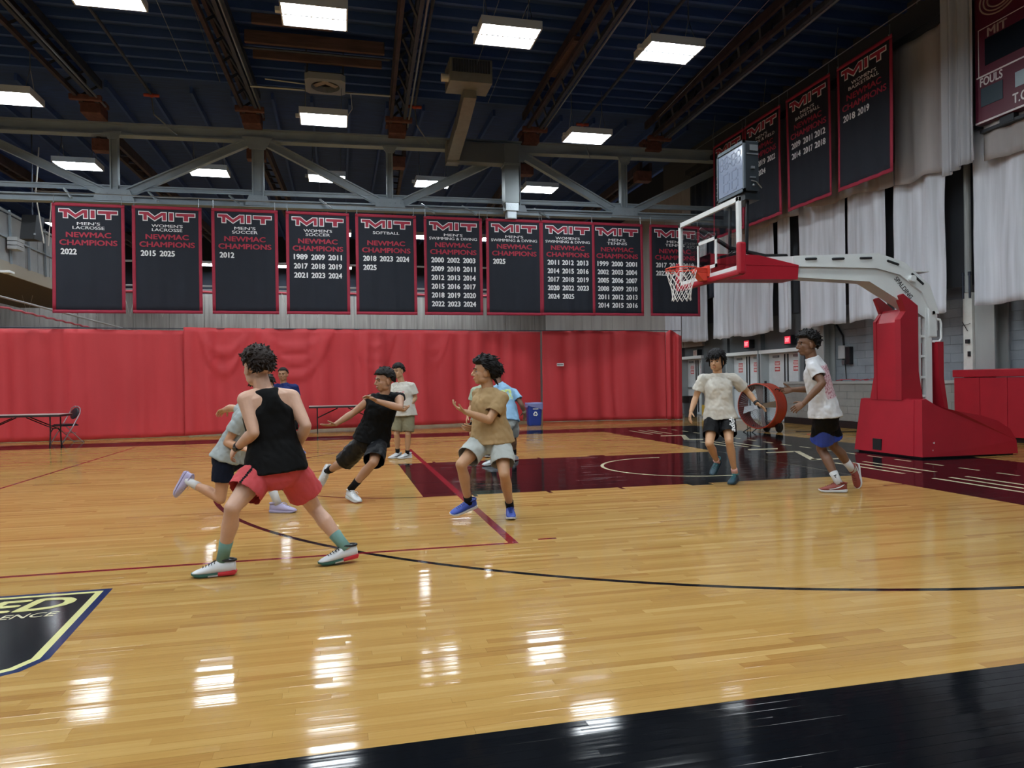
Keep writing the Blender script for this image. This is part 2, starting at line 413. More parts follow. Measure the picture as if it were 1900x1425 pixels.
# ------------------------------------------------------------------ doors in the right wall
M_door = mat('door_paint', '#d2dade', .4, var=.05); M_dframe = mat('door_frame_paint', '#aeb7bb', .45); M_lint = mat('lintel', '#dfe4e4', .4)
M_bay = mat('bay_wall', '#5e6468', .7); M_met = mat('brushed_metal', '#8f9498', .35, .8); M_dkm = mat('dark_metal', '#2b2d31', .4, .5)
M_sred = mat('sign_red', '#c23036', .4); M_white = mat('white_paint', '#e8eaea', .35)
def door(n, y0, y1):
    d = struct('door_%d' % n, (8.35, (y0+y1)/2, 0)); xf = 8.02; xl = 8.3
    mb = MB(); mb.box((xf, y0, 0), (xl+.1, y0+.06, 2.2)); mb.box((xf, y1-.06, 0), (xl+.1, y1, 2.2)); mb.build('door_frame', M_dframe, d)
    MB().bbox((xf-.03, y0-.02, 2.14), (xl+.1, y1+.02, 2.25), .008).build('lintel', M_lint, d)
    ym = (y0+y1)/2
    for a, b, hinge in ((y0+.07, ym-.012, 1), (ym+.012, y1-.07, -1)):
        lf = MB().bbox((xl, a, .02), (xl+.05, b, 2.13), .006).build('door_leaf', M_door, d)
        c = (a+b)/2
        MB().bbox((xl-.05, c-.2 if hinge > 0 else c-.1, 2.0), (xl, c+.1 if hinge > 0 else c+.2, 2.07), .01).build('door_closer', M_met, lf)
        ye = b-.07 if hinge > 0 else a+.07
        MB().box((xl-.03, ye-.015, .1), (xl, ye+.015, 2.1)).build('panic_rod', M_dkm, lf)
        MB().bbox((xl-.06, a+.08, 1.0), (xl-.02, b-.06, 1.06), .01).build('push_bar', M_met, lf)
        sg = MB().box((xl-.006, c-.15, 1.56), (xl, c+.15, 1.9)).build('door_sign', M_white, lf)
        mb = MB(); mb.box((xl-.009, c-.135, 1.57), (xl-.006, c+.135, 1.71)); mb.box((xl-.009, c-.135, 1.735), (xl-.006, c+.135, 1.745)); mb.box((xl-.009, c-.135, 1.86), (xl-.006, c+.135, 1.885))
        mb.box((xl-.009, c-.135, 1.765), (xl-.006, c+.135, 1.845))
        for o_ in (-.09, -.045, 0, .045, .09):
            mb.m = 1; mb.box((xl-.0105, c+o_-.014, 1.585+.02), (xl-.009, c+o_+.014, 1.68)); mb.box((xl-.0105, c+o_-.014, 1.785), (xl-.009, c+o_+.014, 1.83))
        mb.build('sign_print', [M_sred, M_white], d)
    MB().box((xl-.25, y0+.06, 0), (xl+.1, y1-.06, .015)).build('threshold', M_met, d)
door(1, 8.42, 10.46); door(2, 10.58, 12.58); door(3, 14.3, 16.0); door(4, 16.12, 17.9)
mb = MB(); mb.box((8.2, 8.3, 2.25), (8.7, 18, 3.4)); mb.box((8.1, 12.6, 0), (8.7, 14.28, 3.4)); mb.box((8.05, 10.46, 0), (8.7, 10.58, 3.2)); mb.box((8.05, 16.0, 0), (8.7, 16.12, 3.2)); mb.box((8.36, 8.3, 0), (8.7, 18, 2.3))
mb.box((8.05, 8.24, 1.24), (8.6, 8.40, 3.2))
mb.build('door_bay', M_bay, wr)
for i, (yy, zz, lit) in enumerate(((8.95, 2.50, 1), (11.2, 2.50, 1), (14.75, 2.35, 0), (16.55, 2.35, 0))):
    t = thing('exit_sign', (8.1, yy, zz), ['red exit sign box over the right hand door pair', 'red exit sign box over the middle door pair', 'pale unlit sign box over a door left of the white shirted player', 'pale sign box next to the red curtain edge'][i], 'sign')
    MB().bbox((8.0, yy-.17, zz-.14), (8.2, yy+.17, zz+.14), .01).build('housing', mat('sign_case', '#26272b', .5), t)
    MB().box((7.992, yy-.14, zz-.11), (8.0, yy+.14, zz+.11)).build('face', mat('exit_red', '#d8354a', .4, emit=.55) if lit else mat('sign_pale', '#b9aea6', .5), t)
    text('lettering', 'EXIT', mat('exit_glow', '#f7b9c0', .4, emit=.7) if lit else mat('exit_dull', '#a25b58', .5), t, frame((7.992, yy, zz+.06), (0, -1, 0), (0, 0, 1), (-1, 0, 0)), w=.2, h=.12, bold=.02, depth=.002)
# columns and posts along the right wall
M_col = mat('column_paint', '#9da1a0', .5, var=.1, vscale=2, stretch=(1, 1, .2)); M_postw = mat('white_post', '#d3d5d0', .45, var=.08)
def column(yy, lab):
    t = thing('steel_column', (8.2, yy, 1.25), lab, 'column')
    mb = MB(); mb.box((8.02, yy-.55, 1.245), (8.06, yy-.08, 9.5)); mb.box((8.36, yy-.55, 1.245), (8.40, yy-.08, 9.5)); mb.box((8.06, yy-.33, 1.245), (8.36, yy-.29, 9.5))
    mb.build('flanges', M_col, t)
    MB().bbox((7.96, yy-.07, 1.245), (8.10, yy+.16, 3.12), .01).build('white_post', M_postw, t)
    MB().cyl((8.0, yy+.05, 3.12), (8.0, yy+.05, 9.0), .07, n=12).build('curtain_track', M_col, t)
    mb = MB()
    for dy in (-.04, .13): mb.cyl((7.94, yy+dy, 3.0), (7.94, yy+dy, 3.5), .022); mb.cyl((7.94, yy+dy, 3.48), (7.94, yy+dy, 3.56), .034)
    mb.build('turnbuckle', M_iron, t)
    mb = MB(); mb.bbox((7.90, yy-.02, 2.03), (7.96, yy+.06, 2.12), .01); mb.bbox((7.92, yy-.03, 1.75), (7.96, yy+.02, 1.86), .006); mb.tube([(7.93, yy+.02, 2.3), (7.93, yy+.15, 2.5)], .008); mb.tube([(7.93, yy-.05, 2.45), (7.93, yy+.15, 2.42)], .006)
    mb.build('latch', M_dkm, t)
column(2.46, 'grey steel column and white post right of the hoop stand')
column(7.87, 'grey steel column and white post behind the rightmost player')
t = thing('electrical_box', (8.40, 6.9, 2.0), 'grey electrical boxes on the block wall right of the last player', 'utility box')
MB().bbox((8.28, 6.80, 1.86), (8.42, 7.06, 2.22), .012).build('case', mat('grey_box', '#a8abad', .4), t)
MB().bbox((8.30, 6.62, 1.70), (8.42, 6.80, 2.18), .012).build('side_case', M_dkm, t)
MB().bbox((8.32, 6.86, 1.70), (8.42, 6.98, 1.82), .01).build('outlet', M_met, t)
MB().tube([(8.38, 6.95, 2.22), (8.38, 6.98, 2.5), (8.38, 7.3, 2.9), (8.38, 7.4, 3.3)], .025).build('conduit', M_dkm, t)
MB().tube([(8.38, 6.9, 1.7), (8.38, 6.86, 1.28)], .012).build('lower_conduit', M_dkm, t)
pts = []
for i in range(60):
    q = i/59; pts.append((8.08 + .09*math.sin(q*23) + .05*math.sin(q*51), 6.9 - q*1.7, 1.262 + .03*abs(math.sin(q*17))))
setp(MB().tube(pts, .011, 6).build('extension_cord', mat('cord_red', '#b5404a', .5), smooth=True), 'red extension cord coiled along the grey block ledge', 'cord')

# ------------------------------------------------------------------ wall pads at the right edge
M_pad = mat('red_vinyl', '#a81a2b', .38, var=.06, vscale=3, bump=.12, bscale=120)
M_pad2 = mat('red_vinyl_side', '#a01a2a', .42, var=.06, vscale=3, bump=.12, bscale=120)
t = thing('wall_padding', (7.85, .9, 0), 'red vinyl wall pads in a row along the block wall', 'wall pad')
MB().bbox((7.74, -2.4, 1.31), (7.99, 2.70, 1.47), .02).build('top_pad', M_pad, t)
for k in range(8): MB().bbox((7.77, 2.69-(k+1)*.64+.004, .10), (7.88, 2.69-k*.64-.004, 1.30), .015).build('pad_panel', M_pad, t)

# ================================================================== CLOTH HELPERS
def sheet(name, path, zb, zt, m, parent=None, amp=.06, wl=.3, nz=22, dens=.035, seed=0, extra=None, thick=.006, **k):
    """hanging cloth along a plan path; folds from summed waves; closed thin solid"""
    P = [Vector((a, b, 0)) for a, b in path]; S = [0]
    for a, b in zip(P, P[1:]): S.append(S[-1] + (b-a).length)
    Lt = S[-1]; n = max(6, int(Lt/dens)); r = random.Random(seed); ph = [r.uniform(0, 6.28) for _ in range(6)]
    def at(s):
        for i in range(len(P)-1):
            if s <= S[i+1] or i == len(P)-2:
                q = (s-S[i])/(S[i+1]-S[i]); d = (P[i+1]-P[i]).normalized(); return P[i].lerp(P[i+1], q), Vector((-d.y, d.x, 0))
    V = []; 
    for side in (0, 1):
        for i in range(n+1):
            s = Lt*i/n; p, nr = at(s); s2 = s + .12*math.sin(s*1.7+ph[0]) + .07*math.sin(s*4.1+ph[1])
            b = zb(s/Lt) if callable(zb) else zb; t = zt(s/Lt) if callable(zt) else zt
            for j in range(nz+1):
                q = j/nz; z = b + (t-b)*q
                w = math.sin(2*PI*s2/wl + ph[2] + .5*math.sin(3*q+ph[3])); w = math.copysign(abs(w)**.8, w)
                w2 = math.sin(2*PI*s2/(wl*2.7) + ph[4] - .6*q)
                d = amp*(w*(.75-.25*q) + .7*w2) + amp*.5*noise.noise(Vector((s*1.3, z*.7, seed)))
                if extra: d += extra(s, z, q)
                o = p + nr*(d + side*thick); V.append(Vector((o.x, o.y, z)))
    F = []; K = (n+1)*(nz+1); ix = lambda sd, i, j: sd*K + i*(nz+1) + j
    for i in range(n):
        for j in range(nz):
            F.append((ix(0,i,j), ix(0,i+1,j), ix(0,i+1,j+1), ix(0,i,j+1))); F.append((ix(1,i,j), ix(1,i,j+1), ix(1,i+1,j+1), ix(1,i+1,j)))
    for i in range(n):
        F.append((ix(0,i,0), ix(1,i,0), ix(1,i+1,0), ix(0,i+1,0))); F.append((ix(0,i,nz), ix(0,i+1,nz), ix(1,i+1,nz), ix(1,i,nz)))
    for j in range(nz):
        F.append((ix(0,0,j), ix(0,0,j+1), ix(1,0,j+1), ix(1,0,j))); F.append((ix(0,n,j), ix(1,n,j), ix(1,n,j+1), ix(0,n,j+1)))
    return mk(name, V, F, m, parent, True, **k)
M_red = mat('red_curtain_cloth', '#c7373e', .6, var=.07, vscale=1.2, stretch=(1, 1, .15), bump=.08, bscale=90, sheen=.1)
def swag(c, w, depths, ztop=2.95, a=.085):
    def f(s, z, q):
        d = 0; u = (s-c)/w
        if abs(u) < 1:
            for D in depths:
                zc = ztop - D*(1-u*u); d += a*math.exp(-((z-zc)/.10)**2)*(1-abs(u)**3)
        return -d
    return f
sw = [swag(2.9, 1.15, (.55, .95, 1.35)), swag(1.0, .7, (.7, 1.2)), swag(5.2, .7, (.5, .85, 1.2), a=.06), swag(7.0, .6, (.6, 1.0), a=.05)]
sheet('red_curtain', [(-15.5,9.75),(-13.38,10.2),(-11.84,10.28),(-9.12,10.70)], .012, 2.85, M_red, amp=.034, wl=.46, seed=3, label='leftmost red dividing curtain panel behind the folding chair', cat='curtain', group=None)
sheet('red_curtain', [(-9.20,10.62),(-5.77,11.4),(-2.42,12.0),(1.42,12.95)], lambda q: .03+.035*min(1, max(0, (q-.28)*20)), lambda q: 2.93+.08*q, M_red, amp=.05, wl=.62, seed=5, extra=lambda s, z, q: sum(f(s, z, q) for f in sw), label='wide middle red curtain panel with draped swags behind the players', cat='curtain')
sheet('red_curtain', [(1.47,12.98),(3.75,12.9),(5.72,12.5)], .012, lambda q: 3.06-.03*q-.2*max(0, q-.75), M_red, amp=.05, wl=.66, seed=9, label='red curtain panel with the small white label, right of the blue bin', cat='curtain')
sheet('red_curtain', [(5.70,12.45),(5.80,12.30),(5.95,12.42),(6.08,12.25),(6.22,12.32)], .012, lambda q: 2.95+.1*math.sin(q*5), M_red, amp=.02, wl=.22, seed=12, label='gathered end of the red curtain beside the trash can', cat='curtain')
t = thing('curtain_cable', (-4, 11.8, 2.98), 'thin grey cable the red curtain hangs from', 'cable')
MB().tube([(-15.5,9.76,2.86),(-9.25,10.68,2.90),(-5.77,11.4,2.96),(1.45,12.96,3.05),(3.75,12.9,3.06),(6.2,12.35,3.02)], .014).build('cable', M_iron, t)
t = thing('curtain_label', (2.05, 12.88, 1.9), 'small white printed label on the red curtain panel', 'label')
MB().box((1.93, 12.84, 1.86), (2.17, 12.846, 1.955)).build('tag', M_white, t)
mb = MB(); [mb.box((1.945+.03*i, 12.838, 1.885), (1.965+.03*i, 12.84, 1.93)) for i in range(7)]; mb.build('print', M_dkm, t)

# ------------------------------------------------------------------ grey curtains on the right wall
M_gc = mat('grey_curtain_cloth', '#ccd0d8', .85, var=.2, vscale=1.5, stretch=(4, 4, .22), bump=.1, bscale=80)  # vertical streaks in the colour add fold shading to the cloth
M_gv = mat('grey_valance_cloth', '#a8a3a2', .85, var=.16, vscale=1.2, stretch=(2.2, 2.2, .25), bump=.1, bscale=80)
low = [(16.4,14.92,'far left, above the unlit door signs'),(14.92,12.98,'left of the player with the wristband'),(12.62,11.18,'above the left red exit sign'),(11.10,8.85,'wide one above the doors'),(8.62,8.05,'narrow one left of the white post'),
       (7.62,5.80,'directly above the hoop arm'),(5.66,4.30,'right of the hoop arm middle'),(4.05,2.62,'right of the hoop stand pads, left of the column'),(1.90,-3.0,'at the right edge under the scoreboard')]
for i, (a, b, w) in enumerate(low):
    zb = lambda q, i=i: 2.74 + .035*math.sin(q*5+i) + .012*math.sin(q*17+i*2) + (.06*math.sin(q*PI) if i == 0 else 0)
    sheet('grey_curtain', [(7.52+.03*(i % 2), a), (7.52+.03*(i % 2), b)], zb, 6.35, M_gc, amp=(.05, .05, .06, .075, .04, .06, .05, .065, .09)[i], wl=(.3, .34, .5, .8, .3, .75, .6, .55, .9)[i], seed=20+i, label='grey lower curtain panel, '+w, cat='curtain')
val = [(10.3,7.42,'behind the far banners'),(7.22,3.9,'behind the middle of the side banners'),(3.86,2.2,'right of the women\'s basketball banner'),(1.5,-3.0,'behind the scoreboard')]
for i, (a, b, w) in enumerate(val):
    sheet('grey_valance', [(7.36+.02*(i % 2), a), (7.36+.02*(i % 2), b)], lambda q, i=i: (5.93, 5.98, 5.72, 5.6)[i] + .04*math.sin(q*11+i) - .2*q*(i == 1), 8.85, M_gv, amp=.035, wl=.55, seed=40+i, label='grey upper curtain panel '+w, cat='curtain')
sheet('gathered_curtain', [(7.15,2.30),(7.28,2.18),(7.08,2.05),(7.26,1.92),(7.06,1.78),(7.24,1.64),(7.10,1.52)], lambda q: 5.50+.12*q, 9.6, mat('grey_gathered_cloth', '#b4b5ba', .85, var=.12, vscale=2, stretch=(2, 2, .2)), amp=.025, wl=.16, seed=50, label='gathered grey curtain bundle hanging left of the scoreboard', cat='curtain')
MB().box((7.3, -4, 8.83), (7.9, 14, 9.0)).build('trim_1', M_gd, kind='structure'); MB().box((7.46, -4, 6.33), (7.9, 16.5, 6.42)).build('trim_2', M_gd, kind='structure')
sheet('grey_curtain', [(7.6,14.2),(7.6,12.2)], 4.2, 9.0, mat('navy_cloth', '#1a2333', .9), amp=.04, wl=.4, seed=60, label='dark hanging cloth in the corner behind the shot clock', cat='curtain')
# ================================================================== TRUSS, BEAMS, LAMPS
M_steel = mat('truss_paint', '#8f9ca5', .5, var=.1, vscale=2)
ty = lambda x: 12.6 - .036*(x+3)
t = thing('roof_truss', (-3, 12.6, 6.8), 'long grey steel roof truss above the row of banners', 'truss')
def tb(name, x0, z0, x1, z1, w, h, flange=True):
    mb = MB(); p, q = Vector((x0, ty(x0), z0)), Vector((x1, ty(x1), z1)); up = Vector((0, -1, 0))
    d = (q-p).normalized(); n = d.cross(Vector((0, 1, 0))).normalized()
    for s in (-1, 1): mb.beam(p + n*s*(h/2-.015), q + n*s*(h/2-.015), .03, w, n) if False else mb.beam(p + n*s*(h/2-.02), q + n*s*(h/2-.02), w, .04, n)
    mb.beam(p, q, w*.35, h-.06, n)
    return mb.build(name, M_steel, t)
tb('top_chord', -16, 8.82, 8.2, 8.98, .32, .36); tb('bottom_chord', -16, 6.80, 8.2, 6.86, .30, .22)
for x, w in ((-11.43, .22), (-7.45, .34), (-3.53, .2), (.5, .3), (4.17, .22)):
    tb('post', x, 6.85, x, 8.75, .22, w)
for a, b in (((-15.4, 8.75), (-11.55, 6.95)), ((-7.7, 8.7), (-11.25, 6.95)), ((-7.2, 8.7), (-3.7, 6.95)), ((.2, 8.7), (-3.3, 6.95)), ((.75, 8.7), (4.0, 6.95)), ((8.0, 8.75), (4.35, 6.95))):
    tb('diagonal', a[0], a[1], b[0], b[1], .2, .24)
for x, z, w, h in ((-11.43, 6.92, 1.1, .34), (-7.45, 6.90, .75, .3), (-3.53, 6.92, 1.0, .34), (.5, 6.9, .75, .3), (4.17, 6.92, 1.0, .34), (-7.45, 8.62, .9, .38), (.5, 8.62, .9, .38), (-11.43, 8.65, .5, .25), (-3.53, 8.65, .5, .25), (4.17, 8.65, .5, .25)):
    mb = MB(); y = ty(x)-.175; mb.prism([(-w/2, -h/2), (w/2, -h/2), (w/2-.12, h/2), (-w/2+.12, h/2)] if z < 8 else [(-w/2, h/2), (w/2, h/2), (w/4, -h/2), (-w/4, -h/2)], lambda u, v, d: Vector((x+u, d, z+v)), y, y+.02)
    for i in range(5):
        for j in range(2): c = (x - w*.32 + i*w*.16, z - .06 + j*.12); mb.cyl((c[0], y-.012, c[1]), (c[0], y, c[1]), .018, n=6)
    mb.build('gusset_plate', M_steel, t)
tb('far_girt', -24, 7.15, 8.2, 7.2, .1, .14)
bx = (-20.3, -16.05, -11.8, -7.55, -3.3, .95, 5.2)
names = ('far left, outside the picture', 'at the left edge', 'above the first banner', 'left of the ceiling fan box', 'left of the duct box', 'right of the duct box', 'near the side banners')
for i, x in enumerate(bx):
    t = thing('roof_beam', (x, 3, 9.6), 'dark rust brown built-up roof beam over the court, '+names[i], 'beam', 'roof beams over the court')
    sl = .0357; x0, x1, y0, y1 = x-.3-.0, x+.06, -5., 12.3
    for dx in (-.20, .20):
        mb = MB(); xa, xb = x - sl*(12.3+5) + dx, x + dx
        mb.beam((xa, y0, 9.9), (xb, y1, 9.9), .09, .22); mb.beam((xa, y0, 9.35), (xb, y1, 9.35), .09, .12); mb.build('beam_side', M_rust if dx < 0 else M_iron, t)
    mb = MB(); N = 34
    for k in range(N):
        ya = y0 + (y1-y0)*k/N; xm = x - sl*(12.3-ya); yb = ya + (y1-y0)/N
        mb.beam((xm-.2, ya, 9.35 if k % 2 else 9.9), (xm+.2, yb, 9.9 if k % 2 else 9.35), .05, .06)
    mb.build('lacing', M_iron, t)
    mb = MB()
    mb.bbox((x-.26, 12.05, 9.02), (x+.26, 12.75, 9.32), .02); mb.bbox((x-.34, 12.2, 9.3), (x+.34, 12.6, 9.42), .02); mb.bbox((x-.4, 11.6, 9.22), (x+.4, 11.75, 9.36), .01)
    mb.build('bracket', mat('rust_bracket', '#643f38', .7, var=.3, vscale=8), t)
    MB().tube([(x - sl*17+.3, y0, 9.32), (x+.32, y1, 9.30)], .03, 6).build('conduit', M_met, t)
    t2 = thing('roof_beam', (x, 20, 8.8), 'rust brown beam beyond the truss, in line with the one '+names[i], 'beam', 'roof beams beyond the truss')
    for dx in (-.18, .18): MB().beam((x+dx+.1, 13.0, 8.75), (x+dx+.9, 34, 8.75), .10, .3).build('beam_side', M_rust, t2)
    mb = MB()
    for k in range(26): yy = 13.2 + k*.8; xx = x + .1 + .8*(yy-13)/21; mb.beam((xx-.18, yy, 8.7), (xx+.18, yy+.1, 8.7), .05, .06)
    mb.build('rungs', M_iron, t2)
    MB().bbox((x-.25, 12.95, 8.25), (x+.3, 13.3, 8.6), .02).build('bracket', MATS['rust_bracket'], t2)
M_wood = mat('rusty_timber', '#54403c', .75, var=.35, vscale=3, stretch=(.5, 4, 4), bump=.2)
t = thing('cross_timber', (-5.6, 8.2, 9.5), 'reddish timber cross beams between two roof beams, below the front panel light', 'timber')
MB().bbox((-7.25, 7.95, 9.55), (-3.95, 8.05, 9.85), .01).build('upper_timber', M_wood, t)
MB().bbox((-7.1, 8.3, 9.35), (-4.0, 8.4, 9.55), .01).build('lower_timber', M_wood, t)
MB().bbox((-7.0, 7.1, 9.62), (-5.2, 7.2, 9.85), .01).build('short_timber', M_wood, t)
MB().tube([(-7.3, 8.15, 9.5), (-3.8, 8.15, 9.5)], .03, 6).build('pipe', M_iron, t)
setp(MB().bbox((.42, 6.2, 9.5), (.60, 8.3, 9.62), .01).build('loose_timber', M_wood), 'short reddish timber under the ceiling right of the duct box', 'timber')
t = thing('ceiling_fan_box', (-5.4, 8.9, 9.0), 'square grey ceiling exhaust fan box with a dark round opening', 'fan')
mb = MB()
n = 28
ring = [(-5.4 + .36*math.cos(2*PI*k/n), 8.92 + .36*math.sin(2*PI*k/n)) for k in range(n)]
sq = []
for k in range(n):
    c, s_ = math.cos(2*PI*k/n), math.sin(2*PI*k/n); q = .5/max(abs(c), abs(s_)); sq.append((-5.4+c*q, 8.92+s_*q))
V = [Vector((a, b, 9.0)) for a, b in ring] + [Vector((a, b, 9.0)) for a, b in sq] + [Vector((a, b, 9.16)) for a, b in ring] + [Vector((a, b, 9.16)) for a, b in sq]
mb.add(V, [(k, n+k, n+(k+1) % n, (k+1) % n) for k in range(n)] + [(n+k, 3*n+k, 3*n+(k+1) % n, n+(k+1) % n) for k in range(n)] + [(k, (k+1) % n, 2*n+(k+1) % n, 2*n+k) for k in range(n)])
mb.build('fan_housing', mat('fan_grey', '#8b8f90', .5), t)
MB().box((-5.85, 8.47, 9.15), (-4.95, 9.37, 9.2)).build('back_plate', M_dkm, t)
for k in range(3):
    a = k*2*PI/3+.5; MB().beam((-5.4, 8.92, 9.12), (-5.4+.33*math.cos(a), 8.92+.33*math.sin(a), 9.08), .16, .012).build('blade', mat('fan_blade', '#b9a893', .5), t)
[MB().cyl((-5.4+sx*.45, 8.92+sy*.45, 9.15), (-5.4+sx*.45, 8.92+sy*.45, 10.1), .015, n=6).build('hanger', M_iron, t) for sx in (-1, 1) for sy in (-1, 1)]
MB().tube([(-6.9, 9.2, 9.2), (-5.9, 9.2, 9.15)], .02, 6).build('conduit', M_met, t)
t = thing('ceiling_pipe', (-5.4, 9.6, 9.25), 'thin pale pipe running across under the ceiling fan box', 'pipe')
MB().tube([(-7.3, 9.55, 9.12), (-3.7, 9.55, 9.15)], .03, 6).build('pipe', M_met, t)
MB().tube([(-4.75, 9.55, 9.15), (-4.72, 9.5, 8.7), (-4.9, 9.3, 8.35)], .012, 6).build('drop_cord', M_white, t)
# sprinkler pipes with red fittings
for i, (x, yy, w) in enumerate(((-10.1, 9.6, 'left of the first two roof beams'), (-2.9, 9.0, 'left of the duct'), (2.4, 9.4, 'right of the duct box'))):
    t = thing('sprinkler_pipe', (x, yy, 9.4), 'dark sprinkler pipe with red fitting under the ceiling '+w, 'pipe')
    MB().tube([(x-.45, -2, 9.55), (x, yy+2, 9.45)], .04, 8).build('pipe', M_iron, t)
    mb = MB(); mb.ball((x, yy+1.9, 9.42), .07); mb.cyl((x-.2, yy+1.9, 9.42), (x+.2, yy+1.9, 9.42), .045); mb.build('red_fitting', mat('sprinkler_red', '#a8402f', .5), t)
    MB().tube([(x, yy+1.9, 9.4), (x+.05, yy+1.9, 8.9), (x+.5, yy+2.6, 8.6)], .02, 6).build('drop_pipe', M_met, t)
    mb = MB(); [MB().tube([(x+1.2+.7*k, 2.+k, 9.9), (x+1.3+.7*k, 9.5+.5*k, 9.35)], .008, 4).build('wire', M_met, t) for k in range(2)]

M_lamp = bpy.data.materials.new('lit_panel'); M_lamp.use_nodes = True
nt = M_lamp.node_tree; nt.nodes.remove(nt.nodes['Principled BSDF']); em = nt.nodes.new('ShaderNodeEmission')
em.inputs[0].default_value = (.88, .95, 1., 1); em.inputs[1].default_value = LAMP
nt.links.new(em.outputs[0], nt.nodes['Material Output'].inputs[0])
M_fix = mat('fixture_white', '#c4cbd0', .4)
def lamp(x, y, label, group=None, proto=[None]):
    if proto[0]: return copy_tree(proto[0], (x, y, 8.15), None, label, group)
    t = thing('ceiling_light', (x, y, 8.15), label, 'light', group); proto[0] = t; z = 8.15
    mb = MB(); mb.box((x-.575, y-.42, z+.05), (x+.575, y+.42, z+.16)); mb.box((x-.60, y-.42, z), (x-.57, y+.42, z+.16)); mb.box((x+.57, y-.42, z), (x+.60, y+.42, z+.16)); mb.box((x-.6, y-.44, z), (x+.6, y-.415, z+.16)); mb.box((x-.6, y+.415, z), (x+.6, y+.44, z+.16))
    mb.build('housing', M_fix, t)
    for s in (-1, 1): MB().box((x-.57, min(s*.02, s*.41)+y, z+.01), (x+.57, max(s*.02, s*.41)+y, z+.045)).build('lit_panel', M_lamp, t)
    MB().box((x-.57, y-.02, z+.002), (x+.57, y+.02, z+.05)).build('centre_bar', M_fix, t)
    MB().bbox((x-.70, y-.05, z+.03), (x-.60, y+.05, z+.12), .01).build('sensor', M_fix, t)
    mb = MB(); [MB().tube([(x+sx*.45, y-.3, z+.16), (x+sx*.45, y-.02, z+.7), (x+sx*.45, y, 9.5), (x+sx*.45, y+.02, z+.7), (x+sx*.45, y+.3, z+.16)], .008, 5).build('hanger', M_met, t) for sx in (-1, 1)]
    mb = MB(); [mb.box((x-.5+k*.125, y-.3, z+.16), (x-.47+k*.125, y+.3, z+.19)) for k in range(9)]; mb.build('heat_fins', M_fix, t)
    return t
R1 = [(-9.05, 'partly cut off by the top edge'), (-5.52, 'left of the roof duct, second from left in the front row'), (-1.85, 'above the duct box, third from left in the front row'), (1.62, 'rightmost of the front row, nearest the side banners')]
for x, l in R1: lamp(x, 3.6, 'lit white panel light '+l, 'panel lights of the front row')
for x, l in ((-12.6, 'at the left edge of the middle row'), (-5.45, 'directly under the ceiling fan box'), (1.7, 'right of the duct, in the middle row')): lamp(x, 8.95, 'lit white panel light '+l, 'panel lights of the middle row')
for x, l in ((-12.85, 'above the first banner'), (-9.1, 'between the first two truss posts'), (-5.45, 'half hidden by a truss diagonal'), (-1.95, 'left of the duct drop'), (1.85, 'right of the duct drop')): lamp(x, 14.4, 'lit white panel light behind the truss, '+l, 'panel lights behind the truss')
ORD = ('leftmost', 'second from left', 'third from left', 'fourth from left', 'fifth from left', 'sixth from left')
for i, x in enumerate((-12.2, -8.7, -5.1, -1.4, 2.1)): lamp(x, 23.4, 'far panel light beyond the truss, %s of its row' % ORD[i], 'far panel lights')
for i, x in enumerate((-20., -12.1, -8.1, -4.9, -1.3, 2.06)): lamp(x, 33., 'tiny panel light near the back wall, %s of its row' % ORD[i], 'farthest panel lights')
for yy, w in ((-1.8, 'just before the front row, above the picture'), (-7.2, 'right over the photographer'), (-12.4, 'behind the photographer')):  # unseen rows carrying on the lamp grid, added for illumination
    for i, x in enumerate((-16.2, -12.7, -9.1, -5.5, -1.9, 1.65)): lamp(x, yy, 'added light %s, %s of its row' % (w, ORD[i]), 'added panel lights outside the picture')
for yy, w in ((3.6, 'front'), (8.95, 'middle'), (14.4, 'behind-truss'), (23.4, 'far')):
    for i, x in enumerate((-19.7, -16.2)): lamp(x, yy, 'panel light of the %s row left of the picture, %s' % (w, ('outer one', 'inner one')[i]), 'panel lights left of the picture')

# ================================================================== DUCT
M_duct = mat('duct_metal', '#8d8b80', .45, .35, var=.08); M_galv = mat('galvanised', '#9fa6a8', .35, .6, var=.1)
t = thing('air_duct', (-1.4, 9.5, 8.5), 'beige and grey metal air duct dropping through the truss from a grille box', 'duct')
MB().bbox((-2.32, 7.9, 9.02), (-1.22, 8.75, 9.62), .01).build('grille_box', M_duct, t)
MB().box((-2.26, 7.88, 9.26), (-1.28, 7.905, 9.58)).build('grille', mat('grille_dark', '#2d3036', .6), t)
mb = MB(); [mb.box((-2.26+.07*k, 7.872, 9.26), (-2.25+.07*k, 7.885, 9.58)) for k in range(15)]; mb.build('grille_bars', M_met, t)
MB().cyl((-2.5, 8.2, 9.2), (-2.32, 8.2, 9.2), .1, n=16).build('round_stub', mat('stub_white', '#d5d3cb', .4), t)
dl = MB(); dl.beam((-1.72, 8.4, 8.98), (-1.64, 10.2, 8.72), .34, .36); dl.build('upper_run', M_duct, t)
MB().beam((-1.64, 10.15, 8.78), (-1.62, 12.1, 8.38), .36, .36).build('sloping_run', M_duct, t)
MB().bbox((-1.82, 11.9, 8.18), (-1.42, 12.3, 8.86), .01).build('elbow', M_duct, t)
MB().bbox((-1.5, 11.86, 8.22), (.40, 12.28, 8.84), .012).build('cross_run', mat('duct_grey', '#70767a', .45, .4), t)
MB().bbox((.0, 11.84, 7.0), (.46, 12.30, 8.86), .012).build('drop', mat('duct_grey2', '#868e90', .4, .45), t)
MB().bbox((-.02, 11.82, 8.18), (.48, 12.32, 8.25), .006).build('seam_collar', M_galv, t)
MB().bbox((.02, 11.86, 6.75), (.44, 12.28, 7.02), .008).build('foil_joint', mat('foil', '#b4bdc2', .4, .8, bump=.6, bscale=30), t)
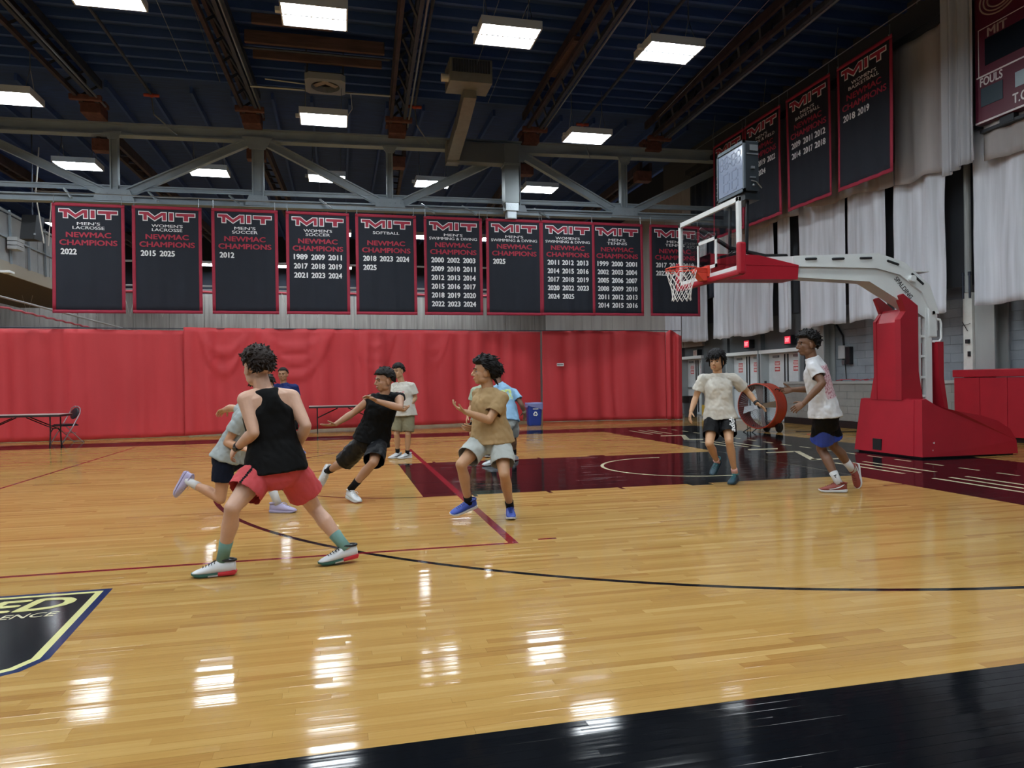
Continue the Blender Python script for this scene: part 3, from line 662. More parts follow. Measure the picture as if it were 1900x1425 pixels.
MB().bbox((.07, 11.9, 6.5), (.39, 12.24, 6.76), .03).build('boot', MATS['foil'], t)

# ================================================================== BANNERS
M_bnavy = mat('banner_cloth', '#1a202c', .8, var=.08, vscale=2, bump=.06, bscale=120); M_bred = mat('banner_border', '#a22a42', .75, var=.05)
M_bmar = mat('banner_red_print', '#a92f45', .7); M_bwht = mat('banner_white_print', '#eceef0', .7)
LM = [[(0,0),(125,0),(200,62),(280,5),(350,5),(350,130),(288,130),(288,72),(200,135),(115,72),(115,130),(52,130),(52,55),(0,55)], [(368,5),(438,5),(438,130),(368,130)], [(455,8),(705,8),(705,68),(625,68),(625,132),(550,132),(550,68),(455,68)]]
def banner(o, xa, n, sport, years, seed, label, W=1.83, H=3.05, cable=True):
    o = Vector(o); xa = Vector(xa); za = Vector((0, 0, 1)); n = Vector(n); M = frame(o, xa, za, n)     # origin: top centre
    t = thing('championship_banner', o, label, 'banner', 'championship banners')
    r = random.Random(seed); p1, p2, p3 = [r.uniform(0, 6) for _ in range(3)]; sk = .0
    def dz(x, y): q = -y/H; return (.010*math.sin(x*9+p1+q) + .008*math.sin(x*19+p2-q*2)) * (.25+q) + .015*math.sin(q*3+p3)
    nx, nz = 26, 14
    def cloth(x0, x1, y0, y1, off, m, name, par, a=nx, b=nz):
        V = []; F = []
        for s in (0, 1):
            for i in range(a+1):
                for j in range(b+1):
                    x, y = x0+(x1-x0)*i/a, y0+(y1-y0)*j/b; V.append(M @ Vector((x, y, dz(x, y)+off-s*.006)))
        K = (a+1)*(b+1); ix = lambda s, i, j: s*K+i*(b+1)+j
        for i in range(a):
            for j in range(b): F += [(ix(0,i,j), ix(0,i+1,j), ix(0,i+1,j+1), ix(0,i,j+1)), (ix(1,i,j), ix(1,i,j+1), ix(1,i+1,j+1), ix(1,i+1,j))]
        for i in range(a): F += [(ix(0,i,0), ix(1,i,0), ix(1,i+1,0), ix(0,i+1,0)), (ix(0,i,b), ix(0,i+1,b), ix(1,i+1,b), ix(1,i,b))]
        for j in range(b): F += [(ix(0,0,j), ix(0,0,j+1), ix(1,0,j+1), ix(1,0,j)), (ix(0,a,j), ix(1,a,j), ix(1,a,j+1), ix(0,a,j+1))]
        return mk(name, V, F, m, par, True)
    cloth(-W/2, W/2, -H, 0, 0, M_bnavy, 'cloth', t); B = .088
    for a in ((-W/2, W/2, -B, 0, 26, 2), (-W/2, W/2, -H, -H+B, 26, 2), (-W/2, -W/2+B, -H+B, -B, 3, 14), (W/2-B, W/2, -H+B, -B, 3, 14)): cloth(*a[:4], .008, M_bred, 'border', t, *a[4:])
    S = 1.50/705
    for li, P in enumerate(LM):
        P = [((x-352)*S, -.155-y*S) for x, y in P]
        for q, off, m, nm in ((P, .011, M_bwht, 'logo_outline'), (insetpoly(P, .024), .020, M_bmar, 'logo_letter')):
            mk(nm, [M @ Vector((x, y, dz(x, y)+off)) for x, y in q], [tuple(range(len(q)))], m, t)
    d = lambda x, y: .012
    def tx(nm, s, m, x, y, w, h, **k):
        # print follows the folds: displace relative to the banner plane
        text(nm, s, m, t, M @ Matrix.Translation((x, y, 0)), w=w, h=h, disp=lambda a, b: dz(a+x, b+y)+.010, **k)
    y = -.52
    for ln in sport:
        tx('sport_name', ln, M_bwht, 0, y, min(1.5, .098*len(ln)*(1.2 if len(ln) < 8 else 1.02)), .085, bold=.014); y -= .115
    y = -.80
    if n.x > -.5 or 1: tx('league_name', 'NEWMAC', M_bmar, 0, y, 1.14, .15, bold=.034); tx('league_name', 'CHAMPIONS', M_bmar, 0, y-.215, 1.46, .155, bold=.034)
    y0 = -1.265
    for ri, rw in enumerate(years):
        for ci, yr in enumerate(rw): tx('year', yr, M_bwht, -.70+ci*.495, y0-ri*.272, .40, .165, bold=.044, align='LEFT')
    if cable:
        mb = MB()
        for x in (-W/2+.05, W/2-.08): mb.cyl(M @ Vector((x, 0, -.01)), M @ Vector((x, .24, -.01)), .010, n=6); mb.ball(M @ Vector((x, .0, 0)), .025, nu=8, nv=6)
        mb.build('hook_rod', M_met, t)
    return t
Y3 = lambda s: [r.split() for r in s.split('/')]
zt = 6.475
bn = [(-11.87, "MEN'S|LACROSSE", '2022', "men's lacrosse banner, 2022, first in the row at left"), (-9.85, "WOMEN'S|LACROSSE", '2015 2025', "women's lacrosse banner, 2015 2025, second in the row"),
 (-7.76, "MEN'S|SOCCER", '2012', "men's soccer banner, 2012, third in the row"), (-5.71, "WOMEN'S|SOCCER", '1989 2009 2011/2017 2018 2019/2021 2023 2024', "women's soccer banner with nine years, 1989 first"),
 (-3.70, "SOFTBALL", '2018 2023 2024/2025', "softball banner, 2018 to 2025"), (-1.64, "MEN'S|SWIMMING & DIVING", '2000 2002 2003/2009 2010 2011/2012 2013 2014/2015 2016 2017/2018 2019 2020/2022 2023 2024', "men's swimming and diving banner with eighteen years"),
 (.31, "MEN'S|SWIMMING & DIVING", '2025', "men's swimming and diving banner with only 2025"), (2.08, "WOMEN'S|SWIMMING & DIVING", '2011 2012 2013/2014 2015 2016/2017 2018 2019/2020 2022 2023/2024 2025', "women's swimming and diving banner with fourteen years"),
 (3.79, "MEN'S|TENNIS", '1999 2000 2001/2002 2003 2004/2005 2006 2007/2008 2009 2010/2011 2012 2013/2014 2015 2016', "men's tennis banner with eighteen years, 1999 first"), (5.86, "MEN'S|TENNIS", '2017 2018 2019/2022 2023', "men's tennis banner partly behind the glass backboard")]
for i, (x, sp, yr, lab) in enumerate(bn):
    banner((x, 12.0 - (.03 if i in (7,) else 0), zt + .013*(i-1)*.55), (1, 0, 0), (0, -1, 0), sp.split('|'), Y3(yr), 100+i, "navy and red "+lab)
setp(MB().tube([(-13.2, 12.02, 6.76), (-4, 12.02, 6.72), (7.0, 12.02, 6.80)], .012, 6).build('banner_cable', M_met), 'thin steel cable the row of banners hangs from', 'cable')
rb = [(10.26, "WOMEN'S|TRACK & FIELD", '2009 2011/2012 2013/2014 2017', "side banner mostly hidden by the shot clock and glass"), (8.37, "MEN'S|TRACK & FIELD", '2018 2019 2022/2023 2024', "men's track and field side banner right of the shot clock"),
      (6.28, "MEN'S|BASKETBALL", '2009 2011 2012/2014 2017 2018', "men's basketball side banner with six years"), (4.22, "WOMEN'S|BASKETBALL", '2018 2019', "women's basketball side banner, 2018 2019, nearest the scoreboard")]
for i, (yy, sp, yr, lab) in enumerate(rb):
    banner((6.85, yy, 8.95), (0, -1, 0), (-1, 0, 0), sp.split('|'), Y3(yr), 200+i, "navy and red "+lab)
setp(MB().tube([(6.86, 13.4, 9.25), (6.86, 7, 9.21), (6.86, 1.6, 9.3)], .012, 6).build('banner_cable', M_met), 'thin steel cable above the side banners', 'cable')
mb = MB(); [mb.tube([(6.86, yy, 9.24), (6.86+.1, yy, 10.0)], .008, 5) for yy in (11.2, 8.3, 5.2, 2.6)]; mb.build('cable_drop', M_met, bpy.data.objects['banner_cable.001'])
mb = MB()
for x in (-12.3, -10.1, -7.9, -5.3, -2.2, -.9, 1.5): mb.beam((x, 12.05, 6.62), (x-.35, 12.55, 7.0), .05, .05)
setp(mb.build('bracket_arm', M_steel, bpy.data.objects['banner_cable']))

# ================================================================== SCOREBOARD
M_sb = mat('scoreboard_maroon', '#5b1f33', .35, var=.05); M_sbd = mat('scoreboard_dark', '#10161f', .25)
t = thing('scoreboard', (7.3, -.6, 6.3), 'maroon scoreboard cut off by the right edge, high on the wall', 'scoreboard')
MB().bbox((7.22, -3.2, 6.30), (7.44, 1.54, 9.6), .02).build('cabinet', M_sb, t)
xs = 7.218
mb = MB(); mb.box((xs-.003, -3.2, 6.31), (xs+.004, 1.53, 6.345)); mb.box((xs-.003, -3.2, 7.205), (xs+.004, 1.50, 7.235)); mb.box((xs-.003, -3.2, 8.14), (xs+.003, 1.44, 8.155)); mb.box((xs-.003, 1.44, 7.22), (xs+.003, 1.455, 8.155)); mb.build('border_line', mat('board_white', '#dcd6d6', .4), t)
MB().bbox((xs-.01, .10, 7.40), (xs+.004, 1.30, 7.92), .004).build('score_panel', M_sbd, t)
MB().bbox((xs-.01, .92, 6.62), (xs+.004, 1.40, 6.98), .004).build('foul_panel', mat('foul_face', '#33444f', .3), t)
MB().bbox((xs-.01, .10, 6.72), (xs+.004, .66, 7.0), .004).build('timeout_panel', mat('timeout_face', '#9fb2bd', .25), t)
text('lettering', 'MIT', mat('board_tan', '#b9a79c', .5), t, frame((xs, 1.03, 8.11), (0, -1, 0), (0, 0, 1), (-1, 0, 0)), w=.44, h=.17, bold=.03, depth=.004)
text('lettering', 'FOULS', MATS['board_white'], t, frame((xs, 1.42, 7.19), (0, -1, 0), (0, 0, 1), (-1, 0, 0)), w=.5, h=.17, bold=.03, align='LEFT', depth=.004)
text('lettering', 'T.O.', MATS['board_white'], t, frame((xs, .72, 6.62), (0, -1, 0), (0, 0, 1), (-1, 0, 0)), w=.36, h=.19, bold=.03, align='LEFT', depth=.004)
mb = MB()
for k, r_ in enumerate((.34, .27, .2)): mb.tube([(xs-.003, .98+r_*1.25*math.cos(a), 8.62+r_*.9*math.sin(a)) for a in [2*PI*i/36 for i in range(36)]], .016, 5, True)
mb.build('crest', mat('crest_tan', '#a58f80', .5), t)
mb = MB(); [mb.beam((7.33, .9-k*.75, 6.3), (7.33, .9-k*.75, 6.16), .12, .3, Vector((0, 1, 0))) for k in range(6)]; mb.box((7.28, -3.2, 6.14), (7.42, 1.5, 6.20)); mb.build('support_rail', M_dkm, t)

# ================================================================== BASKETBALL HOOP
M_wst = mat('white_steel', '#dfe4e4', .32, var=.03, vscale=2); M_rim = mat('rim_orange', '#d8412c', .35); M_net = mat('net_cord', '#e9e6e2', .8)
M_glass = bpy.data.materials.new('board_glass'); M_glass.use_nodes = True; nt = M_glass.node_tree
for nn in list(nt.nodes):
    if nn.type != 'OUTPUT_MATERIAL': nt.nodes.remove(nn)
tr = nt.nodes.new('ShaderNodeBsdfTransparent'); tr.inputs[0].default_value = (.93, .96, .95, 1); gl = nt.nodes.new('ShaderNodeBsdfGlossy'); gl.inputs['Roughness'].default_value = .01
fr = nt.nodes.new('ShaderNodeFresnel'); fr.inputs[0].default_value = 1.5; mx = nt.nodes.new('ShaderNodeMixShader')
mu = nt.nodes.new('ShaderNodeMath'); mu.operation = 'MULTIPLY'; mu.inputs[1].default_value = 1.8; mu.use_clamp = True; nt.links.new(fr.outputs[0], mu.inputs[0]); nt.links.new(mu.outputs[0], mx.inputs[0]); nt.links.new(tr.outputs[0], mx.inputs[1]); nt.links.new(gl.outputs[0], mx.inputs[2]); nt.links.new(mx.outputs[0], [n_ for n_ in nt.nodes if n_.type == 'OUTPUT_MATERIAL'][0].inputs[0])
H = thing('basketball_hoop', (4.8, .2, 0), 'tall portable basketball hoop with glass backboard and red padded base', 'basketball hoop')
bz0, bz1, by = 2.90, 3.965, .945; bX = .44
mb = MB(); e = .075
mb.bbox((bX, -by, bz0), (bX+.05, by, bz0+e), .006); mb.bbox((bX, -by, bz1-e), (bX+.05, by, bz1), .006); mb.bbox((bX, -by, bz0), (bX+.05, -by+e, bz1), .006); mb.bbox((bX, by-e, bz0), (bX+.05, by, bz1), .006)
mb.box((bX+.01, -.03, bz0), (bX+.06, .03, bz0+.2))
bf = mb.build('backboard_frame', M_wst, H)
mk('backboard_glass', [(bX+.015, -by+e, bz0+e), (bX+.015, by-e, bz0+e), (bX+.015, by-e, bz1-e), (bX+.015, -by+e, bz1-e)], [(3, 2, 1, 0)], M_glass, H)
mb = MB(); w = .305; z0, z1 = 3.05, 3.05+.47; q = .05
for a, b in (((-w, z0), (w, z0+q)), ((-w, z1-q), (w, z1)), ((-w, z0), (-w+q, z1)), ((w-q, z0), (w, z1))): mb.box((bX+.004, a[0], a[1]), (bX+.012, b[0], b[1]))
mb.build('target_square', M_wst, H)
mb = MB(); mb.bbox((bX-.03, -by-.03, bz0-.07), (bX+.08, by+.03, bz0+.015), .025); mb.build('bottom_pad', M_pad, H)
for s in (-1, 1): MB().bbox((bX-.035, min(s*(by-.03), s*(by+.06)), bz0-.06), (bX+.085, max(s*(by-.03), s*(by+.06)), bz0+.40), .03).build('corner_pad', M_pad, H)
rc = Vector((.01, .0, 3.05))
mb = MB(); mb.tube([rc + Vector((.238*math.cos(a), .238*math.sin(a), 0)) for a in [2*PI*i/40 for i in range(40)]], .011, 8, True)
mb.tube([rc + Vector((.24*math.cos(a), .24*math.sin(a), -.035)) for a in [PI*.5+PI*i/16 for i in range(17)]], .006, 6)
for s in (-1, 1): mb.tube([(bX-.02, s*.09, 3.05), (.2, s*.15, 3.05), (.07, s*.225, 3.05)], .009, 6)
for i in range(12): a = 2*PI*(i+.5)/12; mb.tube([rc + Vector((.238*math.cos(a), .238*math.sin(a), -.008)), rc + Vector((.232*math.cos(a), .232*math.sin(a), -.035)), rc + Vector((.226*math.cos(a), .226*math.sin(a), -.01))], .004, 5)
mb.build('rim', M_rim, H, smooth=True)
mb = MB(); mb.bbox((bX-.04, -.10, 2.93), (bX+.01, .10, 3.10), .008); mb.bbox((.22, -.085, 2.99), (bX-.03, .085, 3.06), .015); mb.prism([(.24, 2.99), (bX-.03, 2.99), (bX-.03, 2.87), (.34, 2.87)], lambda u, v, d: Vector((u, d, v)), -.08, .08)
mb.build('rim_bracket', M_rim, H)
mb = MB(); lv = [(.230, -.03), (.215, -.11), (.19, -.19), (.165, -.27), (.148, -.35), (.142, -.43), (.15, -.49)]
for i in range(12):
    for j in range(6):
        for dd in (.5, -.5):
            a0 = 2*PI*(i+.5*(j % 2))/12; a1 = a0 + dd*2*PI/12
            mb.cyl(rc + Vector((lv[j][0]*math.cos(a0), lv[j][0]*math.sin(a0), lv[j][1])), rc + Vector((lv[j+1][0]*math.cos(a1), lv[j+1][0]*math.sin(a1), lv[j+1][1])), .0048, n=5)
mb.build('net', M_net, H)
fx = lambda u, v, d: Vector((u, d, v))
boom = [(.52, 3.02), (.52, 3.24), (2.0, 3.31), (3.60, 3.40), (4.12, 3.26), (4.62, 2.88), (4.80, 2.40), (4.80, 2.12), (4.58, 2.31), (4.12, 2.58), (3.45, 2.93), (2.05, 2.97)]
MB().prism(boom, fx, .04, .34).build('boom_arm', M_wst, H)
up = [(2.0, 3.31), (3.60, 3.40), (4.12, 3.26), (4.62, 2.88), (4.80, 2.40), (4.66, 2.40), (4.46, 2.76), (4.02, 3.05), (3.55, 3.15), (2.0, 3.14)]
MB().prism(up, fx, .00, .38).build('boom_upper_flange', M_wst, H)
sl = [((2.22, 3.30), (2.40, 3.31)), ((2.72, 3.315), (2.92, 3.325)), ((3.25, 3.34), (3.45, 3.35)), ((3.78, 3.31), (3.98, 3.255)), ((4.26, 3.10), (4.47, 2.94))]
mb = MB()
for a, b in sl: MB().caps((a[0], -.004, a[1]-.035), (b[0], -.004, b[1]-.035), .020, .020, 10).build('arm_slot_shade', mat('slot_shade_dark', '#22262a', .6), H)  # solid dark capsules, their colour standing for shade inside the slots
MB().cyl((4.23, -.07, 2.985), (4.23, .42, 2.985), .055, n=16).build('pivot_pin', M_wst, H)
mb = MB(); mb.prism([(4.28, 3.06), (4.60, 3.10), (4.66, 2.86), (4.55, 2.88)], fx, .30, .34); mb.box((4.26, .02, 3.11), (4.62, .34, 3.125)); mb.build('rear_hitch', M_wst, H)
d0 = Vector((4.41-4.09, 0, 2.68-3.02)).normalized(); yv = Vector((0, -1, 0)).cross(d0)
text('maker_name', 'SPALDING', mat('logo_black', '#1a1b1e', .5), H, frame((4.15, .036, 2.865), d0, yv if yv.z > 0 else -yv, (0, -1, 0)), w=.47, h=.085, bold=.015, shear=.15, depth=.002)
MB().prism([(.50, 2.90), (2.05, 2.93), (2.07, 3.16), (1.35, 3.30), (.50, 3.30)], fx, -.02, .40).build('boom_pad', M_pad, H)
MB().prism([(.50, 3.14), (2.06, 3.14), (1.33, 3.30), (.50, 3.30)], fx, -.025, .405).build('boom_pad_flap', M_pad, H)
mb = MB(); mb.tube([(bX+.08, -.5, 3.20), (.75, -.3, 3.30), (1.05, .05, 3.34)], .012, 6); mb.tube([(bX+.06, .3, 3.75), (1.0, .25, 3.45), (1.6, .2, 3.33), (2.0, .2, 3.34)], .035, 8); mb.build('brace_hose', mat('hose_black', '#17181a', .45), H, smooth=True)
# base
base = [(3.94, .03), (4.02, .95), (4.10, .965), (4.30, .85), (4.66, .755), (5.12, .68), (5.45, .585), (5.70, .44), (5.82, .25), (5.84, .03)]
def taper(u, v, d): return Vector((u, .27 + (d-.27)*(1 - .11*max(0, v)/.95*(1 if u < 4.4 else .4)), v))
MB().prism(base, taper, -.52, 1.06).build('base_pad', M_pad, H)
mb = MB(); mb.prism([(3.93, .03), (4.012, .95), (4.03, .95), (3.95, .03)], taper, -.34, 1.05); mb.build('front_panel', M_pad, H)
MB().box((3.925, .38, .07), (3.97, .58, .26)).build('tow_slot_shade', mat('slot_shade_black', '#0d0b0c', .7), H)  # box proud of the pad, its black standing for a shaded recess
MB().box((3.98, -.46, 0), (5.8, 1.0, .035)).build('base_frame', M_black, H)
mb = MB(); mb.prism([(4.16, .26), (4.20, .27), (4.19, .235), (4.17, .24)], taper, -.525, -.51); mb.prism([(4.14, .14), (4.155, .145), (4.15, .12)], taper, -.525, -.51); mb.build('vinyl_tear', mat('tear_white', '#d9c9c6', .7), H)
# tower pad
tp = [(0, .94, .0, .72, .38), (0, 1.42, .06, .60, .30), (0, 2.26, .06, .56, .30), (.12, 2.48, .10, .52, .30)]
mb = MB()
rings = []
for dx, z, y0, y1, dep in tp: rings.append([Vector((4.0+dx, y1, z)), Vector((4.0+dx, y0, z)), Vector((4.0+.36, y0-.01, z)), Vector((4.0+.36, y1+.01, z))])
mb.loft(rings); mb.build('tower_pad', M_pad, H)
for a, b, nm in ((.03, .10, 'near_wing'), (.54, .61, 'far_wing')):
    MB().prism([(3.99, .94), (3.995, 1.42), (3.99, 2.30), (4.10, 2.44), (3.99, 2.70), (4.05, 2.73), (4.34, 2.53), (4.34, 1.42), (4.42, .94)], fx, a-.06 if nm == 'near_wing' else a, b).build(nm, M_pad2, H)
# mast, rungs, rear pad
mb = MB()
for yy in (.08, .50): mb.bbox((4.55, yy-.045, .7), (4.68, yy+.045, 2.5), .008)
mb.bbox((4.42, .05, .8), (4.47, .12, 2.35), .008); mb.build('mast', M_wst, H)
mb = MB()
for z in (1.0, 1.32, 1.68, 2.02): mb.beam((4.36, .08, z), (4.56, .08, z), .05, .04); mb.beam((4.6, .08, z), (4.6, .5, z), .05, .05)
mb.build('rung', M_wst, H)
mb = MB(); mb.cyl((4.40, .3, .9), (4.60, .3, 2.2), .045, n=14); mb.cyl((4.5, .3, 1.55), (4.62, .3, 2.3), .028, n=12); mb.build('lift_cylinder', M_galv, H)
MB().tube([(4.72, .05, 2.33), (4.84, .03, 2.30), (4.86, .03, 2.24), (4.86, .03, 1.98), (4.82, .03, 1.93), (4.70, .05, 1.93)], .02, 10).build('hand_loop', M_wst, H, smooth=True)
MB().bbox((4.60, .02, 2.0), (4.78, .10, 2.56), .02).build('side_plate', M_wst, H)
MB().cyl((4.69, -.0, 2.42), (4.69, .03, 2.42), .03, n=14).build('bolt', M_dkm, H)
MB().prism([(4.72, .74), (4.79, .74), (4.86, 1.3), (4.86, 1.92), (4.74, 1.92), (4.76, 1.3)], lambda u, v, d: Vector((u + (.14*(1.3-v)/.5 if v < 1.3 else 0), d, v)), -.02, .6).build('rear_pad', M_pad2, H)
# shot clock on the back of the board
S = thing('shot_clock', (.98, .0, 4.2), 'black framed shot clock with pale screen above the backboard', 'clock')
MB().bbox((.91, -.35, 4.22), (1.16, .44, 4.99), .012).build('case', mat('clock_case', '#20262b', .35), S)
MB().box((.902, -.31, 4.27), (.912, .40, 4.93)).build('screen', mat('clock_screen', '#8e9bb3', .12, spec=.8), S)
mb = MB(); mb.box((.895, -.36, 4.95), (.925, .45, 5.0)); mb.box((.895, -.36, 4.21), (.925, .45, 4.255)); mb.box((.895, -.36, 4.21), (.925, -.325, 5.0)); mb.box((.895, .415, 4.21), (.925, .45, 5.0)); mb.build('screen_frame', mat('clock_frame', '#5a646c', .35, .4), S)
M_seg = mat('segment_ghost', '#6f7c96', .3)
def seg8(mb, cy, cz, w, h, tt):
    for z in (-h/2, 0, h/2): mb.box((.8985, cy-w/2+tt, cz+z-tt/2), (.902, cy+w/2-tt, cz+z+tt/2))
    for s in (-1, 1):
        for z0 in (-h/2, 0): mb.box((.8985, cy+s*w/2-tt/2, cz+z0+tt*.6), (.902, cy+s*w/2+tt/2, cz+z0+h/2-tt*.6))
mb = MB()
for cy in (.31, .16, -.05, -.20): seg8(mb, cy, 4.79, .10, .19, .022)
for cz in (4.75, 4.83): mb.box((.8985, .045, cz-.012), (.902, .065, cz+.012))
mb.build('time_digits', M_seg, S)
mb = MB()
for cy in (.17, -.08): seg8(mb, cy, 4.47, .17, .30, .03)
mb.build('shot_digits', M_seg, S)
MB().cyl((.899, -.26, 4.60), (.903, -.26, 4.60), .03, n=16).build('buzzer_dot', M_seg, S)
mb = MB(); mb.box((1.0, -.362, 4.84), (1.14, -.35, 4.93)); mb.box((.95, -.36, 4.78), (1.15, -.352, 4.80)); mb.box((1.02, -.37, 4.56), (1.08, -.35, 4.60)); mb.box((1.0, -.365, 4.42), (1.1, -.35, 4.44)); mb.ball((1.06, -.36, 4.31), .02); mb.tube([(1.02, -.36, 4.38), (1.1, -.37, 4.36), (1.2, -.36, 4.27)], .009, 6); mb.build('side_fittings', M_met, S)
MB().box((.95, -.30, 4.10), (1.2, .42, 4.22)).build('lower_tray', MATS['clock_case'], S)
mb = MB()
for yy in (-.2, .3): mb.beam((1.05, yy, 4.2), (1.02, yy, 3.3), .04, .04); mb.beam((1.02, yy, 3.32), (.52, yy, 3.2), .04, .04)
mb.build('bracket', M_dkm, S)

# ================================================================== LOOSE THINGS ROUND THE HALL
M_ttop = mat('table_top_grey', '#b7aaa8', .4); M_tedge = mat('table_edge', '#1b1a1c', .5); M_tleg = mat('table_leg_black', '#18181a', .45)
def table(loc, ang, L, label):
    t = thing('folding_table', loc, label, 'table'); R = Matrix.Translation(loc) @ Matrix.Rotation(ang, 4, 'Z'); w = .76
    # local x runs along the table, right end at x=0
    def B(mb, a, b): return mb.box(a, b, R)
    B(MB(), (-L, -w/2, .745), (0, w/2, .755)).build('table_top', M_ttop, t); B(MB(), (-L, -w/2, .70), (0, w/2, .744)).build('edge_band', M_tedge, t)
    for x in (-.22, -L+.22):
        sg = 1 if x > -L/2 else -1
        for s in (-1, 1): MB().tube([R @ Vector((x, s*.30, .70)), R @ Vector((x, s*.29, .32)), R @ Vector((x+.0, s*.33, .0))], .016, 8).build('leg', M_tleg, t)
        mb = MB(); mb.tube([R @ Vector((x, -.29, .34)), R @ Vector((x, -.15, .42)), R @ Vector((x, .15, .42)), R @ Vector((x, .29, .34))], .014, 8)
        mb.tube([R @ Vector((x, -.1, .42)), R @ Vector((x-sg*.55, -.1, .68))], .012, 8); mb.tube([R @ Vector((x, .1, .42)), R @ Vector((x-sg*.55, .1, .68))], .012, 8); mb.build('brace', M_tleg, t)
    return t
table((-11.27, 8.25, 0), -.02, 1.83, 'black edged folding table at the left edge, by the folding chair')
table((-4.15, 10.55, 0), .03, 1.83, 'folding table behind the lunging player in black')
# folding chair
M_cham = mat('chair_frame_grey', '#a29aa0', .35, .5); M_cpad = mat('chair_vinyl', '#1c1d24', .4)
cx, cy = -11.62, 9.35
t = thing('folding_chair', (cx, cy, 0), 'grey framed folding chair with black pads beside the table at left', 'chair')
R = Matrix.Translation((cx, cy, 0)) @ Matrix.Rotation(-.70, 4, 'Z')      # local -y = the way the chair faces
mb = MB()
for s in (-1, 1): mb.tube([R @ Vector(v) for v in ((s*.22, -.26, .0), (s*.22, .02, .42), (s*.21, .20, .72), (s*.17, .235, .84), (s*.08, .245, .885), (0, .247, .89))], .013, 8)
mb.tube([R @ Vector((-.22, -.2, .06)), R @ Vector((.22, -.2, .06))], .01, 8); mb.build('front_frame', M_cham, t, smooth=True)
for s in (-1, 1): MB().tube([R @ Vector((s*.19, .30, 0)), R @ Vector((s*.19, -.14, .43))], .012, 8).build('rear_leg', M_cham, t)
mb = MB(); mb.tube([R @ Vector((-.19, .28, .02)), R @ Vector((.19, .28, .02))], .01, 8); mb.tube([R @ Vector((-.2, .1, .25)), R @ Vector((.2, .1, .25))], .01, 8); mb.build('cross_bar', M_cham, t)
mb = MB(); mb.box((-.21, -.22, .425), (.21, .16, .455), R); mb.box((-.19, -.2, .455), (.19, .14, .475), R); mb.build('seat', M_cpad, t)
ax = (R.to_3x3() @ Vector((1, 0, 0)), R.to_3x3() @ Vector((0, .34, 1)).normalized(), R.to_3x3() @ Vector((0, 1, -.34)).normalized())
MB().ball(R @ Vector((0, .20, .72)), (.165, .15, .025), (ax[0], ax[1], ax[2]), 20, 8).build('back_pad', M_cpad, t, smooth=True)
mb = MB(); [mb.ball(R @ Vector(v), .018, nu=8, nv=6) for v in ((-.22, -.26, .016), (.22, -.26, .016), (-.19, .30, .016), (.19, .30, .016))]; mb.build('rubber_foot', M_black, t)
# recycling bin
M_blue = mat('bin_blue', '#213c8f', .4, var=.05)
c = Vector((.68, 11.25, 0)); t = thing('recycling_bin', c, 'blue recycling bin with a clear liner in front of the red curtain', 'bin')
def rrect(w, d, r, z, n=6):
    o = []
    for sx, sy, a0 in ((1, 1, 0), (-1, 1, PI/2), (-1, -1, PI), (1, -1, 1.5*PI)):
        for k in range(n): a = a0 + PI/2*k/(n-1); o.append(c + Vector((sx*(w/2-r)+r*math.cos(a), sy*(d/2-r)+r*math.sin(a), z)))
    return o
MB().loft([rrect(.38, .27, .06, .0), rrect(.40, .29, .06, .02), rrect(.47, .34, .07, .62), rrect(.50, .37, .07, .63), rrect(.50, .37, .07, .665), rrect(.45, .32, .06, .665), rrect(.38, .27, .05, .05)]).build('bin_body', M_blue, t)
M_liner = mat('liner_film', '#7d86b8', .25, spec=.8, bump=.5, bscale=25)
ln = [rrect(.515, .385, .08, .50 + 0*k, 6) for k in range(3)]
for k, (ring, z) in enumerate(zip(ln, (.58, .66, .70))):
    for i, v in enumerate(ring): v.z = z + (.04*math.sin(i*.9) if k == 0 else .008*math.sin(i*1.7)) + (-.06 if k == 0 and v.x > c.x else 0); v.x += (k == 2)*-.0
MB().loft(ln + [rrect(.47, .34, .07, .70), rrect(.44, .31, .06, .60)], cap=False).build('bin_liner', M_liner, t, smooth=True)
mb = MB(); yf = -.175
mb.box((c.x-.08, c.y+yf-.003, .50), (c.x+.09, c.y+yf+.03, .525))
mb.build('stripe', M_white, t)
mb = MB()
for k in range(3):
    a = PI/2 + k*2*PI/3; P = Vector((math.cos(a), math.sin(a))); Q = Vector((math.cos(a+2*PI/3), math.sin(a+2*PI/3)))
    A, B_ = P.lerp(Q, .22), P.lerp(Q, .70); nn = Vector((Q.y-P.y, P.x-Q.x)).normalized()
    f = lambda q: Vector((c.x+q.x*.085, c.y-.170-.004-.0*q.y, .36+q.y*.085))
    mb.tube([f(P.lerp(Q, .12)), f(A), f(B_)], .016, 5); mb.cyl(f(P.lerp(Q, .62)), f(P.lerp(Q, .90)), .032, .003, 6)
mb.build('recycling_symbol', M_white, t)
# trash can by the doors
c = Vector((7.18, 13.6, 0)); t = thing('trash_can', c, 'dark grey round trash can with black liner left of the white shirted player', 'bin')
MB().lathe([(.20, 0), (.22, .01), (.27, .68), (.29, .70), (.29, .74), (.26, .74), (.2, .05)], c, 20).build('can_body', mat('can_grey', '#4b5056', .5), t, smooth=False)
MB().lathe([(.295, .52), (.30, .74), (.28, .76), (.25, .6)], c, 20).build('can_liner', mat('can_liner_black', '#17181b', .3, bump=.5, bscale=20), t)
t = thing('mop_bucket', (7.45, 12.75, 0), 'small yellow and black cleaning stand between trash can and player', 'stand')
MB().bbox((7.35, 12.62, 0), (7.6, 12.86, .34), .03).build('bucket', M_black, t)
MB().bbox((7.36, 12.9, .05), (7.42, 13.1, .45), .02).build('yellow_board', mat('mop_yellow', '#c9a53a', .5), t)
MB().tube([(7.45, 12.74, .3), (7.5, 12.7, 1.25)], .014, 8).build('handle', M_white, t)
